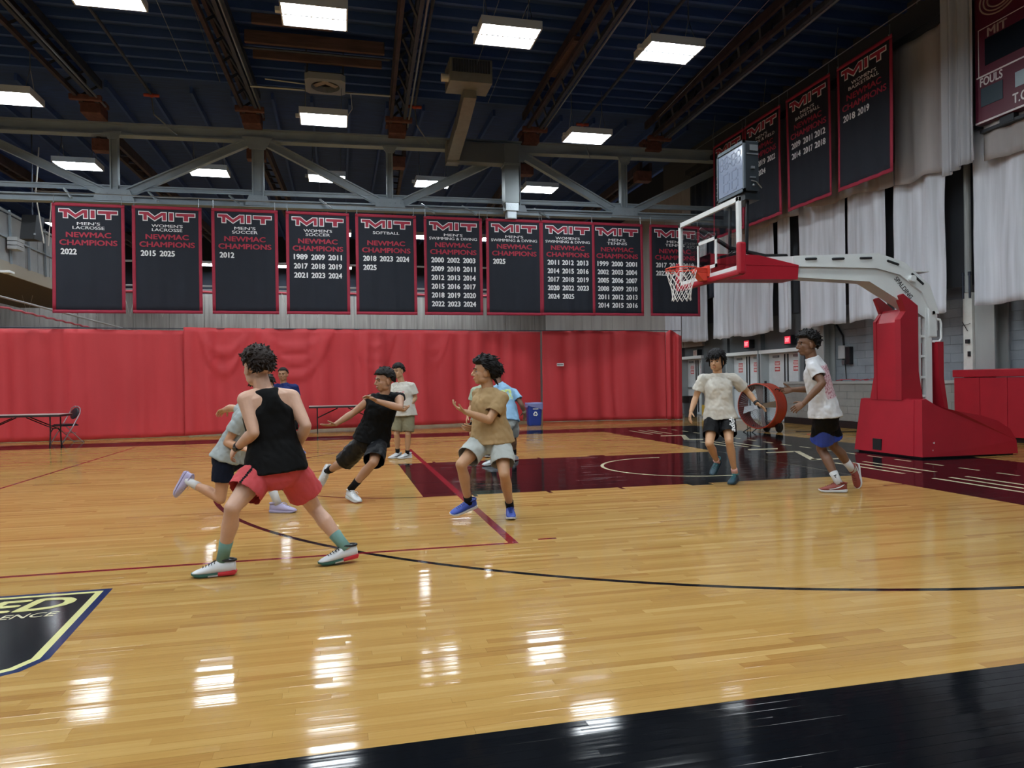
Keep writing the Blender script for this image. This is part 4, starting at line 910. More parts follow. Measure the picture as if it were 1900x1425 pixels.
MB().bbox((7.42, 12.62, .82), (7.52, 12.8, 1.22), .02).build('paper_tag', mat('tag_cream', '#cfc9ae', .5), t)
# drum fan
fc = Vector((4.95, 5.78, .66)); ang = math.radians(67); bk = Vector((math.sin(ang), math.cos(ang), 0)); sd = Vector((bk.y, -bk.x, 0)); upv = Vector((0, 0, 1))
t = thing('drum_fan', (fc.x, fc.y, 0), 'large orange drum fan on black wheels between the two white shirted players', 'fan')
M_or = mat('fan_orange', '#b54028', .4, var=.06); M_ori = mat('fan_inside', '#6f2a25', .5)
def circ(r, d, n=40): return [fc + bk*d + (sd*math.cos(2*PI*k/n) + upv*math.sin(2*PI*k/n))*r for k in range(n)]
mb = MB(); mb.loft([circ(.545, -.02), circ(.565, -.02), circ(.572, 0), circ(.56, .03), circ(.56, .37), circ(.572, .40), circ(.545, .40)], cap=False); mb.build('drum', M_or, t, smooth=True)
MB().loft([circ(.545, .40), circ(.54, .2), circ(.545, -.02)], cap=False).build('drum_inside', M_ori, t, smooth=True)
mb = MB()
for k in range(56): a = 2*PI*k/56; q = sd*math.cos(a)+upv*math.sin(a); mb.cyl(fc + bk*.37 + q*.07, fc + bk*.38 + q*.545, .0035, n=4)
for r_ in (.15, .3, .45): mb.tube(circ(r_, .375, 32), .004, 4, True)
mb.build('rear_guard', M_met, t)
mb = MB()
for k in range(56): a = 2*PI*(k+.5)/56; q = sd*math.cos(a)+upv*math.sin(a); mb.cyl(fc + bk*.0 + q*.10, fc + bk*-.01 + q*.55, .0022, n=4)
mb.build('front_guard', M_met, t)
for k, (a, m_) in enumerate(((.08, 'blade_tan'), (1.65, 'blade_grey'), (3.35, 'blade_white'), (4.85, 'blade_grey'))):
    q = sd*math.cos(a)+upv*math.sin(a); w_ = bk.cross(q)
    MB().add([fc + bk*.16 + q*.06 + w_*.05, fc + bk*.12 + q*.06 - w_*.05, fc + bk*.10 + q*.52 - w_*.10, fc + bk*.2 + q*.52 + w_*.08, fc + bk*.168 + q*.06 + w_*.05, fc + bk*.128 + q*.06 - w_*.05, fc + bk*.108 + q*.52 - w_*.10, fc + bk*.208 + q*.52 + w_*.08], [(0,1,2,3),(7,6,5,4),(0,4,5,1),(1,5,6,2),(2,6,7,3),(3,7,4,0)]).build('fan_blade', mat(m_, {'blade_tan': '#b59a78', 'blade_white': '#d9dde0', 'blade_grey': '#80736f'}[m_], .35, .3), t)
mb = MB(); mb.cyl(fc + bk*.1, fc + bk*.34, .075, n=18); mb.beam(fc + bk*.36 - upv*.55, fc + bk*.36 + upv*.62, .05, .03, bk); mb.build('motor_mount', M_dkm, t)
for s in (0, 1):
    wc = Vector((fc.x, fc.y, 0)) + sd*(.32 if s else .05)*1 + bk*(.34 if s else .30) ; wc = Vector((fc.x, fc.y, .125)) + bk*.42 + sd*(.33 if s == 0 else -.02)
    wl_ = MB(); wl_.cyl(wc - sd*.03, wc + sd*.03, .125, n=24); wl_.cyl(wc - sd*.04, wc + sd*.04, .05, n=14); w_ = wl_.build('wheel', mat('tyre_black', '#151517', .5), t)
    mb = MB(); [mb.beam(wc - sd*.034 + (bk*math.cos(a)+upv*math.sin(a))*.03, wc - sd*.034 + (bk*math.cos(a)+upv*math.sin(a))*.10, .012, .012) for a in [2*PI*k/6 for k in range(6)]]; mb.cyl(wc - sd*.045, wc - sd*.03, .03, n=12); mb.build('hub', M_met, w_)
mb = MB(); mb.tube([Vector((fc.x, fc.y, .13)) + bk*.42 - sd*.05, Vector((fc.x, fc.y, .13)) + bk*.42 + sd*.36], .012, 8); mb.beam(fc + bk*.36 - upv*.5, Vector((fc.x, fc.y, .13)) + bk*.42 + sd*.05, .04, .04); mb.build('axle', M_dkm, t)
for s in (-.38, -.12): MB().tube([fc - upv*.545 + sd*s*.4 + bk*.08 + upv*(.07 if s < -.3 else .0), Vector((fc.x, fc.y, .0)) + sd*s - bk*.06], .014, 8).build('stand_leg', M_dkm, t)
MB().tube([fc + upv*.40 - sd*-.40 + bk*.16 , fc + upv*.43 + sd*.43 + bk*.16, fc + upv*.39 + sd*.46 + bk*.26, fc + upv*.36 + sd*.44 + bk*.26], .013, 8).build('handle', M_dkm, t, smooth=True)
setp(MB().bbox((5.6, 4.3, 0), (5.85, 4.75, .02), .004).build('dust_pan', mat('pan_red', '#9c4a3a', .5)), 'small reddish board lying flat on the floor behind the rightmost player', 'board')
setp(MB().tube([(5.9, 5.6, .015), (6.8, 5.0, .015), (7.6, 4.9, .015)], .012, 6).build('floor_cable', M_black), 'black cable on the floor running from the fan to the wall', 'cable')

# ================================================================== BALCONY AT LEFT
M_bal = mat('balcony_panel', '#969b9e', .6, var=.1, vscale=2); M_bald = mat('balcony_under', '#5d5148', .8)
t = thing('balcony', (-16.5, 20, 5.4), 'grey panelled balcony high at the left edge, seen at an angle', 'balcony')
MB().box((-20, 15.5, 5.25), (-16.0, 29, 5.55)).build('floor_slab', M_bald, t)
MB().box((-16.02, 15.5, 5.22), (-15.96, 29, 5.64)).build('edge_beam', mat('edge_cream', '#a39c8c', .6), t)
for k in range(12): MB().bbox((-16.06, 15.6+k*1.1, 5.64), (-15.98, 16.66+k*1.1, 7.25), .012).build('front_panel', M_bal, t)
for k in range(9): MB().beam((-15.93, 16.1+k*1.5, 5.6), (-15.93, 16.0+k*1.5, 7.4), .07, .05).build('stanchion', M_steel, t)
mb = MB(); mb.beam((-15.93, 15.5, 7.3), (-15.93, 29, 7.3), .06, .08); mb.beam((-15.93, 15.5, 6.45), (-15.93, 29, 6.45), .05, .06); mb.build('rail', M_steel, t)
for k in range(3): MB().box((-15.9, 17.2, 6.05+k*.14), (-15.6, 17.75, 6.17+k*.14)).build('tray', mat('tray_grey', '#a5a9aa', .5), t)
setp(MB().bbox((-15.9, 16.6, 5.16), (-15.6, 17.0, 5.24), .02).build('under_light', mat('pale_lamp', '#e6ecef', .4)), 'small white lamp box under the balcony corner', 'lamp')
t = thing('loudspeaker', (-14.05, 14.2, 5.8), 'black loudspeaker hanging by the balcony left of the first banner', 'loudspeaker')
MB().prism([(-14.25, 14.0), (-13.85, 13.95), (-13.78, 14.35), (-14.2, 14.4)], lambda u, v, d: Vector((u + (6.5-d)*-.10, v, d)), 5.80, 6.52).build('cabinet', mat('speaker_black', '#1d2228', .6), t)
MB().beam((-14.05, 14.2, 6.5), (-14.05, 14.25, 10.24), .03, .03).build('hanger', M_iron, t)
MB().bbox((-13.93, 13.94, 5.92), (-13.88, 13.965, 5.97), .005).build('badge', M_met, t)
M_rope = mat('rope_white', '#bdb9b3', .8)
mb = MB(); mb.tube([(-13.6, 13.5, 8.4), (-13.7, 13.5, 7.0), (-13.5, 13.5, 5.6)], .018, 6); mb.tube([(-13.25, 13.4, 7.0), (-13.35, 13.4, 5.5)], .014, 6)
setp(mb.build('rope', M_rope), 'pale ropes hanging left of the first banner', 'rope')
t = thing('net_line', (-15, 20, 4.0), 'pale pole with ropes and red edged netting sloping behind the first banner', 'net')
MB().tube([(-15, 12.9, 4.12), (-15, 31, 4.15)], .035, 8).build('pole', mat('pole_grey', '#9b9c9d', .5), t)
pts = [(-15.02, 12.9+k*.3, 3.82+.02*math.sin(k*2.1)) for k in range(50)]
MB().tube(pts, .035, 6).build('red_edge', mat('net_red', '#b04555', .7), t)
pts = [(-20+k*.5, 24, 5.53+.03*math.sin(k*1.9)) for k in range(55)]
MB().tube(pts, .06, 6).build('red_top_edge', MATS['net_red'], t)
mb = MB()
for k in range(10): x = -18+k*1.3; mb.tube([(x, 23.8, 5.5), (x+.25, 23.8, 4.4), (x+.5, 23.8, 5.5)], .012, 4)
mb.build('loop_rope', M_rope, t)
# poles seen between the banners
t = thing('far_pipes', (-8, 26, 6), 'thin pale horizontal pipes far behind the banners', 'pipe')
for z in (6.15, 7.3, 5.95): MB().tube([(-19, 27, z), (7.5, 27, z+.1)], .05, 6).build('pipe', mat('pole_grey', '#9b9c9d', .5), t)
SKEL = {
 'A': dict(h=1.8, P=(-5.63,-4.827,0.733), hax=(-0.992,-0.123,0.013), C=(-5.67,-4.817,1.075), N=(-5.712,-4.806,1.301), H=(-5.758,-4.774,1.453), face=(-0.614,0.786,-0.07), SL=(-5.822,-4.883,1.227), EL=(-5.765,-4.969,0.998), WL=(-5.899,-4.762,0.888), HL=(-5.947,-4.709,0.835), SR=(-5.523,-4.749,1.234), ER=(-5.419,-4.857,1.032), WR=(-5.488,-4.717,0.875), HR=(-5.546,-4.662,0.832), KL=(-5.902,-5.029,0.494), AL=(-5.99,-4.885,0.128), TL=(-6.201,-4.886,0.031), KR=(-5.378,-4.641,0.402), AR=(-5.154,-4.768,0.114), TR=(-5.268,-4.792,0.02), BL=(-5.722,-4.838,0.734), BR=(-5.538,-4.816,0.732)),
 'B': dict(h=1.75, P=(-6.288,-2.354,0.597), hax=(0.379,0.926,-0.004), C=(-6.17,-2.382,0.878), N=(-6.043,-2.412,1.127), H=(-5.943,-2.436,1.314), face=(0.964,0.026,-0.265), SR=(-6.13,-2.566,1.024), ER=(-6.282,-2.561,0.757), WR=(-6.092,-2.71,0.704), HR=(-6.016,-2.759,0.679), SL=(-6.107,-2.222,1.055), EL=(-6.302,-2.041,1.093), WL=(-6.406,-1.811,1.07), HL=(-6.448,-1.749,1.051), KR=(-6.372,-2.417,0.183), AR=(-6.712,-2.201,0.346), TR=(-6.883,-2.16,0.164), KL=(-5.961,-2.31,0.467), AL=(-5.822,-2.365,0.101), TL=(-5.603,-2.438,0.012), BL=(-6.254,-2.271,0.597), BR=(-6.322,-2.437,0.597)),
 'C': dict(h=1.72, P=(-6.184,4.358,0.78), hax=(0.972,-0.234,-0.014), C=(-6.19,4.36,1.083), N=(-6.217,4.367,1.344), H=(-6.223,4.348,1.542), face=(-0.235,-0.971,-0.048), SL=(-5.994,4.314,1.289), EL=(-5.95,4.354,1.015), WL=(-5.978,4.257,0.758), HL=(-5.999,4.242,0.676), SR=(-6.431,4.419,1.295), ER=(-6.49,4.484,1.023), WR=(-6.454,4.372,0.765), HR=(-6.433,4.346,0.682), KL=(-6.034,4.27,0.415), AL=(-5.919,4.293,0.087), TL=(-5.822,4.105,0.017), KR=(-6.256,4.324,0.398), AR=(-6.285,4.382,0.071), TR=(-6.303,4.211,0.004), BL=(-6.098,4.337,0.779), BR=(-6.27,4.379,0.781)),
 'D': dict(h=1.76, P=(-4.823,-1.73,0.669), hax=(0.996,0.085,0.039), C=(-4.735,-1.771,0.957), N=(-4.666,-1.798,1.188), H=(-4.671,-1.827,1.369), face=(-0.919,-0.378,-0.109), SR=(-4.825,-1.78,1.153), ER=(-5.021,-1.733,1.0), WR=(-5.222,-1.757,0.876), HR=(-5.312,-1.766,0.866), SL=(-4.497,-1.777,1.165), EL=(-4.516,-2.06,1.055), WL=(-4.772,-2.07,1.139), HL=(-4.849,-2.072,1.183), KR=(-5.142,-1.468,0.398), AR=(-5.329,-1.094,0.266), TR=(-5.448,-1.066,0.042), KL=(-4.817,-2.071,0.454), AL=(-5.059,-1.879,0.15), TL=(-4.987,-2.021,0.021), BL=(-4.733,-1.722,0.673), BR=(-4.913,-1.738,0.665)),
 'E': dict(h=1.7, P=(-4.039,2.71,0.793), hax=(0.88,-0.474,-0.013), C=(-4.054,2.714,1.111), N=(-4.078,2.721,1.342), H=(-4.143,2.706,1.554), face=(-0.648,-0.753,-0.113), SL=(-3.915,2.64,1.292), EL=(-3.848,2.665,1.069), WL=(-3.995,2.546,0.922), HL=(-4.075,2.513,0.868), SR=(-4.205,2.813,1.296), ER=(-4.269,2.766,1.075), WR=(-4.162,2.586,0.915), HR=(-4.093,2.518,0.849), KR=(-4.189,2.684,0.443), AR=(-4.168,2.771,0.119), TR=(-4.337,2.678,0.037), KL=(-3.997,2.597,0.434), AL=(-4.005,2.67,0.093), TL=(-4.193,2.592,0.002), BL=(-3.962,2.669,0.792), BR=(-4.116,2.751,0.794)),
 'F': dict(h=1.75, P=(-3.732,-3.33,0.754), hax=(0.856,-0.516,-0.013), C=(-3.749,-3.325,1.035), N=(-3.756,-3.323,1.252), H=(-3.799,-3.333,1.432), face=(-0.996,0.084,0.014), SL=(-3.651,-3.451,1.178), EL=(-3.791,-3.521,0.966), WL=(-4.023,-3.516,1.053), HL=(-4.104,-3.507,1.096), SR=(-3.825,-3.173,1.204), ER=(-3.758,-3.066,0.954), WR=(-3.856,-3.197,0.872), HR=(-3.923,-3.232,0.876), KR=(-4.065,-3.507,0.553), AR=(-3.976,-3.354,0.172), TR=(-4.144,-3.375,0.06), KL=(-3.669,-3.602,0.456), AL=(-3.559,-3.341,0.111), TL=(-3.589,-3.53,0.029), BL=(-3.655,-3.376,0.753), BR=(-3.809,-3.284,0.755)),
 'G': dict(h=1.72, P=(-2.5,1.311,0.704), hax=(-0.999,0.029,0.014), C=(-2.503,1.394,1.013), N=(-2.582,1.476,1.273), H=(-2.619,1.546,1.509), face=(-0.395,0.914,-0.093), SR=(-2.344,1.397,1.162), ER=(-2.242,1.301,0.957), WR=(-2.188,1.339,0.838), HR=(-2.173,1.366,0.765), SL=(-2.734,1.368,1.205), EL=(-2.778,1.481,0.972), WL=(-2.767,1.632,0.832), HL=(-2.776,1.686,0.766), KR=(-2.332,1.527,0.418), AR=(-2.304,1.623,0.127), TR=(-2.234,1.76,0.029), KL=(-2.67,1.3,0.4), AL=(-2.782,1.09,0.107), TL=(-2.923,1.052,0.021), BL=(-2.588,1.314,0.705), BR=(-2.412,1.308,0.703)),
 'H': dict(h=1.72, P=(-2.675,2.484,0.634), hax=(0.972,-0.234,-0.014), C=(-2.652,2.479,0.963), N=(-2.638,2.476,1.264), H=(-2.648,2.459,1.486), face=(-0.516,-0.857,0.006), SR=(-2.809,2.517,1.188), ER=(-2.86,2.581,0.907), WR=(-2.946,2.447,0.739), HR=(-2.969,2.432,0.673), SL=(-2.488,2.44,1.184), EL=(-2.444,2.481,0.901), WL=(-2.501,2.597,0.742), HL=(-2.535,2.636,0.662), KR=(-2.902,2.281,0.44), AR=(-2.833,2.47,0.098), TR=(-2.889,2.329,0.017), KL=(-2.634,2.217,0.427), AL=(-2.579,2.46,0.08), TL=(-2.648,2.271,0.014), BL=(-2.589,2.463,0.633), BR=(-2.761,2.505,0.635)),
 'I': dict(h=1.7, P=(-0.402,-1.838,0.834), hax=(0.925,-0.379,-0.013), C=(-0.418,-1.833,1.113), N=(-0.422,-1.832,1.384), H=(-0.455,-1.855,1.558), face=(-0.707,-0.706,-0.052), SR=(-0.609,-1.767,1.339), ER=(-0.679,-1.719,1.102), WR=(-0.79,-1.796,0.918), HR=(-0.819,-1.82,0.851), SL=(-0.237,-1.897,1.34), EL=(-0.018,-1.878,1.156), WL=(0.015,-2.02,1.018), HL=(0.052,-2.071,0.978), KR=(-0.676,-2.05,0.526), AR=(-0.44,-1.809,0.269), TR=(-0.551,-1.865,0.086), KL=(-0.433,-2.109,0.55), AL=(-0.293,-1.989,0.151), TL=(-0.439,-2.118,0.024), BL=(-0.321,-1.871,0.833), BR=(-0.483,-1.805,0.835)),
 'J': dict(h=1.86, P=(0.335,-2.92,0.882), hax=(-0.644,-0.765,0.008), C=(0.291,-2.909,1.223), N=(0.203,-2.888,1.54), H=(0.15,-2.875,1.723), face=(-0.976,0.214,-0.047), SL=(0.105,-3.039,1.449), EL=(0.12,-3.177,1.269), WL=(-0.053,-3.084,1.045), HL=(-0.112,-3.039,0.996), SR=(0.367,-2.722,1.48), ER=(0.46,-2.611,1.194), WR=(0.173,-2.542,1.192), HR=(0.084,-2.52,1.18), KL=(0.39,-2.78,0.49), AL=(0.43,-3.027,0.11), TL=(0.261,-2.925,0.017), KR=(0.561,-2.77,0.522), AR=(0.817,-2.781,0.216), TR=(0.869,-2.824,-0.014), BL=(0.273,-2.993,0.883), BR=(0.397,-2.847,0.881)),
}
# ================================================================== PEOPLE
def skin_mat(n, c): return mat(n, c, .5, var=.06, vscale=9, bump=.04, bscale=150)
def remesh(mb, vox, smooth=2, fac=.5):
    me = bpy.data.meshes.new('tmp'); me.from_pydata([tuple(v) for v in mb.V], [], mb.F); me.update()
    o = bpy.data.objects.new('tmp', me); COL.objects.link(o)
    m = o.modifiers.new('r', 'REMESH'); m.mode = 'VOXEL'; m.voxel_size = vox; m.adaptivity = 0
    if smooth: s = o.modifiers.new('s', 'SMOOTH'); s.factor = fac; s.iterations = smooth
    bpy.context.view_layer.update(); dg = bpy.context.evaluated_depsgraph_get()
    r = bpy.data.meshes.new_from_object(o.evaluated_get(dg))
    n = len(r.vertices); co = [0.]*(3*n); r.vertices.foreach_get('co', co); no = [0.]*(3*n); r.vertices.foreach_get('normal', no)
    V = [Vector(co[i:i+3]) for i in range(0, 3*n, 3)]; Nn = [Vector(no[i:i+3]) for i in range(0, 3*n, 3)]
    F = [tuple(p.vertices) for p in r.polygons]
    bpy.data.meshes.remove(r); bpy.data.objects.remove(o); bpy.data.meshes.remove(me)
    return V, F, Nn
def ell(c, a, b, n=18, e=1.0):
    out = []
    for k in range(n):
        t = 2*PI*k/n; x, y = math.cos(t), math.sin(t)
        if e != 1: x, y = math.copysign(abs(x)**e, x), math.copysign(abs(y)**e, y)
        out.append(c + a*x + b*y)
    return out
def limb(mb, pts, n=14):
    for (p, r), (q, s) in zip(pts, pts[1:]): mb.caps(p, q, r, s, n)
def tubeflat(mb, pts, n=18):       # open-ended sleeve / trouser leg with flat ends
    rings = []
    for i, (p, r) in enumerate(pts):
        d = (pts[min(i+1, len(pts)-1)][0] - pts[max(i-1, 0)][0]).normalized()
        if i == 0: u, v = perp(d)
        else: u = (u - d*u.dot(d)).normalized(); v = d.cross(u)
        rings.append(ell(p, u*r, v*r, n))
    mb.loft(rings)
def person(k, label, skin, hair, hstyle, top, bottom, shoes, socks, plant=('L', 'R'), curl=.5, extra=None, build=1.0, vox=.008):
    J = {a: (Vector(b) if isinstance(b, tuple) else b) for a, b in SKEL[k].items()}
    h = J['h']; s = h/1.75
    base = Vector((J['P'].x, J['P'].y, 0))
    root = thing('person', base, label, 'person')
    hax = J['hax'].normalized(); shx = (J['SL']-J['SR']).normalized(); P, N = J['P'], J['N']
    # spine: quadratic through P, C, N
    C = J['C']; Bc = (C - P*.25 - N*.25)*2
    def sp(t): 
        if t < 0: return P + (Bc-P).normalized()*(t*(N-P).length)
        return P*(1-t)**2 + Bc*2*t*(1-t) + N*t*t
    def tf(t):
        q = max(0, min(1, t)); up = ((Bc-P)*(1-q) + (N-Bc)*q).normalized(); l = hax.lerp(shx, min(1, max(0, (t-.1)/.65))); l = (l - up*l.dot(up)).normalized(); return up, l, l.cross(up)
    upT, lT, fT = tf(.8)
    # ------------- torso
    def torso(mb, g, t0, t1, grow=None, prof=None):
        rings = []
        for t, w, d, f in prof:
            if t < t0-1e-6 or t > t1+1e-6: continue
            up, l, fr = tf(t); x = g + (grow(t) if grow else 0)
            rings.append(ell(sp(t) + fr*(f*s), l*(w*s*build+x), fr*(d*s*build+x), 22, .88))
        mb.loft(rings)
    PROF = [(-.20,.07,.07,-.005),(-.12,.135,.105,-.008),(-.02,.158,.113,-.012),(.10,.155,.108,-.004),(.26,.140,.098,.004),(.42,.143,.104,.008),(.58,.155,.114,.012),(.72,.165,.117,.010),(.84,.158,.105,.0),(.92,.115,.08,-.008),(1.0,.062,.058,-.008)]
    Hd = J['H']; fd = J['face'].normalized(); hu = ((Hd-N).normalized()*.5 + Vector((0, 0, 1))*.75).normalized(); hu = (hu - fd*hu.dot(fd)).normalized(); hl = -fd.cross(hu)
    hl = hu.cross(fd) * -1 if False else fd.cross(hu) * -1
    hs = s*1.05
    def hp(x, y, z): return Hd + (hl*x + fd*y + hu*z)*hs
    b = MB(); torso(b, 0, -1, 2, None, PROF)
    for S_ in ('SL', 'SR'): b.caps(N + (P-N)*.05, J[S_], .052*s, .060*s*build)
    hand = []
    for sd in 'LR':
        S_, E_, W_, K_, A_ = J['S'+sd], J['E'+sd], J['W'+sd], J['K'+sd], J['A'+sd]; B_ = J['B'+sd]
        limb(b, [(S_, .058*s*build), (S_.lerp(E_, .35), .050*s*build), (S_.lerp(E_, .75), .043*s*build), (E_, .038*s), (E_.lerp(W_, .28), .043*s*build), (E_.lerp(W_, .65), .035*s), (W_, .026*s)])
        kf = fT if (A_-K_).length < .01 else ((K_-B_).normalized() - (A_-K_).normalized()); kf = kf.normalized() if kf.length > .15 else fT
        limb(b, [(B_, .092*s*build), (B_.lerp(K_, .35), .080*s*build), (B_.lerp(K_, .75), .062*s*build), (K_ + kf*.006, .053*s), (K_.lerp(A_, .14), .050*s), (K_.lerp(A_, .34) - kf*.012*s, .056*s*build), (K_.lerp(A_, .65), .043*s), (K_.lerp(A_, .9), .034*s), (A_, .037*s)])
    # neck and head
    hb = MB(); hb.caps(N + (P-N)*.06, hp(0, -.018, -.05), .062*s, .058*s)
    hax3 = (hl, fd, hu)
    def E(c, r): hb.ball(hp(*c), tuple(q*hs for q in r), hax3, 20, 14)
    E((0, -.012, .032), (.080, .099, .088)); E((0, .022, -.03), (.069, .070, .086)); E((0, .054, -.088), (.036, .032, .026)); 
    for q in (-1, 1): 
        E((q*.042, .010, -.068), (.028, .048, .034)); E((q*.040, .060, -.022), (.020, .020, .020)); E((q*.083, -.006, -.014), (.011, .020, .033)); E((q*.012, .098, -.034), (.010, .011, .009))
    hb.caps(hp(-.034, .083, .026), hp(.034, .083, .026), .011*hs, .011*hs); hb.caps(hp(0, .090, .014), hp(0, .110, -.026), .009*hs, .0135*hs); E((0, .092, -.062), (.022, .012, .008)); E((0, .089, -.073), (.018, .011, .007))
    # hands: palm and five fingers each
    hands = []
    for sd in 'LR':
        W_, K_, E_ = J['W'+sd], J['H'+sd], J['E'+sd]; d = (K_-W_); d = d.normalized() if d.length > .01 else (W_-E_).normalized()
        tdir = (fT*.8 + upT*.45 + (lT if sd == 'R' else -lT)*.25); tdir = (tdir - d*tdir.dot(d)).normalized()
        pn = d.cross(tdir)*(1 if sd == 'R' else -1)
        inw = (sp(.5)-W_).normalized()
        if pn.dot(inw) < 0 and abs(pn.dot(inw)) > .3: pn = -pn
        m = MB(); w = s
        m.caps(E_.lerp(W_, .78), W_, .031*s, .026*s)
        m.loft([ell(W_ - d*.01, tdir*.026*w, pn*.018*w, 14), ell(W_ + d*.025*w, tdir*.034*w, pn*.018*w, 14), ell(W_ + d*.065*w, tdir*.041*w, pn*.016*w, 14), ell(W_ + d*.092*w, tdir*.040*w, pn*.011*w, 14)])
        cu = curl if not isinstance(curl, dict) else curl.get(sd, .5)
        for i, (off, L) in enumerate(((.030, .074), (.0105, .082), (-.0095, .077), (-.029, .060))):
            p = W_ + d*(.084 if i in (0, 3) else .09)*w + tdir*off*w; a = 0; fan = off*4.2
            for L_, r0, r1 in ((.48, .0092, .0085), (.30, .0085, .0078), (.24, .0078, .0066)):
                a += cu*(.55 + .1*i); dr = (d*math.cos(a) + pn*math.sin(a) + tdir*fan*.6).normalized(); q = p + dr*L*L_*w
                m.caps(p, q, r0*w, r1*w, 8); p = q
        p = W_ + d*.022*w + tdir*.022*w; a = 0
        for L_, r0, r1 in ((.038, .0145, .0115), (.030, .0112, .0098), (.024, .0098, .008)):
            dr = (d*(.62+a) + tdir*(.75-a) + pn*(.25 + a)).normalized(); q = p + dr*L_*w; m.caps(p, q, r0*w, r1*w, 9); p = q; a += .18*(.5+cu)
        hands.append(m)
    M_sk = skin_mat('skin_'+k, skin); lips = mat('lips_'+k, tuple(c*q for c, q in zip([int(skin[i:i+2], 16)/255 for i in (1, 3, 5)], (.86, .66, .66))), .45)
    V, F = [], []
    for m, vx, sm in ((b, vox, 3), (hb, .0048 if vox < .009 else .0058, 2), (hands[0], .0036 if vox < .009 else .0046, 1), (hands[1], .0036 if vox < .009 else .0046, 1)):
        v, f, _ = remesh(m, vx, sm); n = len(V); V += v; F += [tuple(i+n for i in q) for q in f]
    body = mk('body', V, F, M_sk, root, True)
    # eyes, brows, mouth
    M_eye = mat('eye_white', '#8f8680', .25); M_iris = mat('iris_dark', '#1e1410', .2); M_hair = mat('hair_'+k, hair, .55, spec=.22, var=.3, vscale=30, bump=.5, bscale=70)
    for q in (-1, 1):
        m = MB(); c = hp(q*.031, .0715, .004); m.ball(c, .0108*hs, (hl, hu, fd), 14, 10)
        MI = []
        for f in m.F: cc = sum((m.V[i] for i in f), Vector())/len(f); MI.append(1 if (cc-c).normalized().dot(fd) > .62 else 0)
        mk('eye', m.V, m.F, [M_eye, M_iris], root, True, MI)
        m = MB(); m.caps(hp(q*.015, .0945, .0275), hp(q*.035, .0905, .032), .0046*hs, .0042*hs, 8); m.caps(hp(q*.035, .0905, .032), hp(q*.050, .076, .026), .0042*hs, .0028*hs, 8); m.build('eyebrow', M_hair, root, True)
    m = MB(); m.ball(hp(0, .0965, -.0625), (.0215*hs, .0075*hs, .0055*hs), hax3); m.ball(hp(0, .094, -.0725), (.0185*hs, .0075*hs, .0055*hs), hax3); m.build('lips', lips, root, True)
    # hair: a cap that dips inside the head where there is no hair
    thick, front, side, back, curly, freq = hstyle[:6]; r = random.Random(k); nu, nv = 72, 46; Vh = []; Fh = []
    for j in range(nv+1):
        t = PI*j/nv
        for i in range(nu):
            a = 2*PI*i/nu; dx, dy, dz = math.sin(t)*math.cos(a), math.sin(t)*math.sin(a), math.cos(t)
            lim = front if dy > .45 else (side + (front-side)*max(0, (dy-.1)/.35) if dy > -.15 else back + (side-back)*max(0, 1+(dy+.15)/.35))
            ov = max(0, min(1, (dz - lim)/.14))
            nz = noise.noise(Vector((dx*freq, dy*freq, dz*freq + r.random()*0 + ord(k)))); nz2 = noise.noise(Vector((dx*freq*2.6, dy*freq*2.6, dz*freq*2.2 + 9+ord(k))))
            th = thick*(.75+.45*max(0, dz)) + curly*(nz + .6*nz2)
            rr = -.022*(1-ov) + th*ov
            p = Vector((dx*(.081+rr), -.012 + dy*(.100+rr), .032 + dz*(.089+rr)))
            Vh.append(hp(*p))
    for j in range(nv):
        for i in range(nu): Fh.append((j*nu+i, (j+1)*nu+i, (j+1)*nu+(i+1) % nu, j*nu+(i+1) % nu))
    hr = mk('hair', Vh, Fh, M_hair, root, True)
    # locks laid over the cap so that the outline is uneven
    m = MB(); nl, ll, flow = hstyle[7][:3] if len(hstyle) > 7 else (170, .034, .8); fdir = Vector(hstyle[7][3]) if len(hstyle) > 7 and len(hstyle[7]) > 3 else Vector((0, -.25, -1))
    cap_ = [v for v in range(len(Vh)) if True]
    for q in range(nl):
        t = math.acos(1 - 1.75*r.random()); a = r.uniform(0, 2*PI); dx, dy, dz = math.sin(t)*math.cos(a), math.sin(t)*math.sin(a), math.cos(t)
        lim = front if dy > .45 else (side + (front-side)*max(0, (dy-.1)/.35) if dy > -.15 else back + (side-back)*max(0, 1+(dy+.15)/.35))
        if dz < lim + .10: continue
        p0 = Vector((dx*(.081+thick*.55), -.012 + dy*(.10+thick*.55), .032 + dz*(.089+thick*.7)))
        dn = Vector((dx, dy, dz)); tg = fdir - dn*dn.dot(fdir); tg = (tg.normalized() if tg.length > .05 else Vector((r.uniform(-1, 1), -1, 0)))
        tg = (tg*flow + Vector((r.uniform(-1, 1), r.uniform(-1, 1), r.uniform(-1, 1)))*(.55 if flow < .6 else .4) + dn*(.42 if flow < .6 else .25)).normalized(); L_ = ll*r.uniform(.6, 1.3); p1 = p0 + tg*L_
        m.caps(hp(*p0), hp(*p1), .0125*hs, .0035*hs, 7)
    m.build('hair_lock', M_hair, hr, True, kind='stuff')
    if len(hstyle) > 6:
        m = MB()
        for c, q, r0 in hstyle[6]: m.caps(hp(*c), hp(*q), r0*hs, r0*.25*hs, 8)
        m.build('hair_tuft', M_hair, hr, True)
    # ------------- clothes
    ends = []
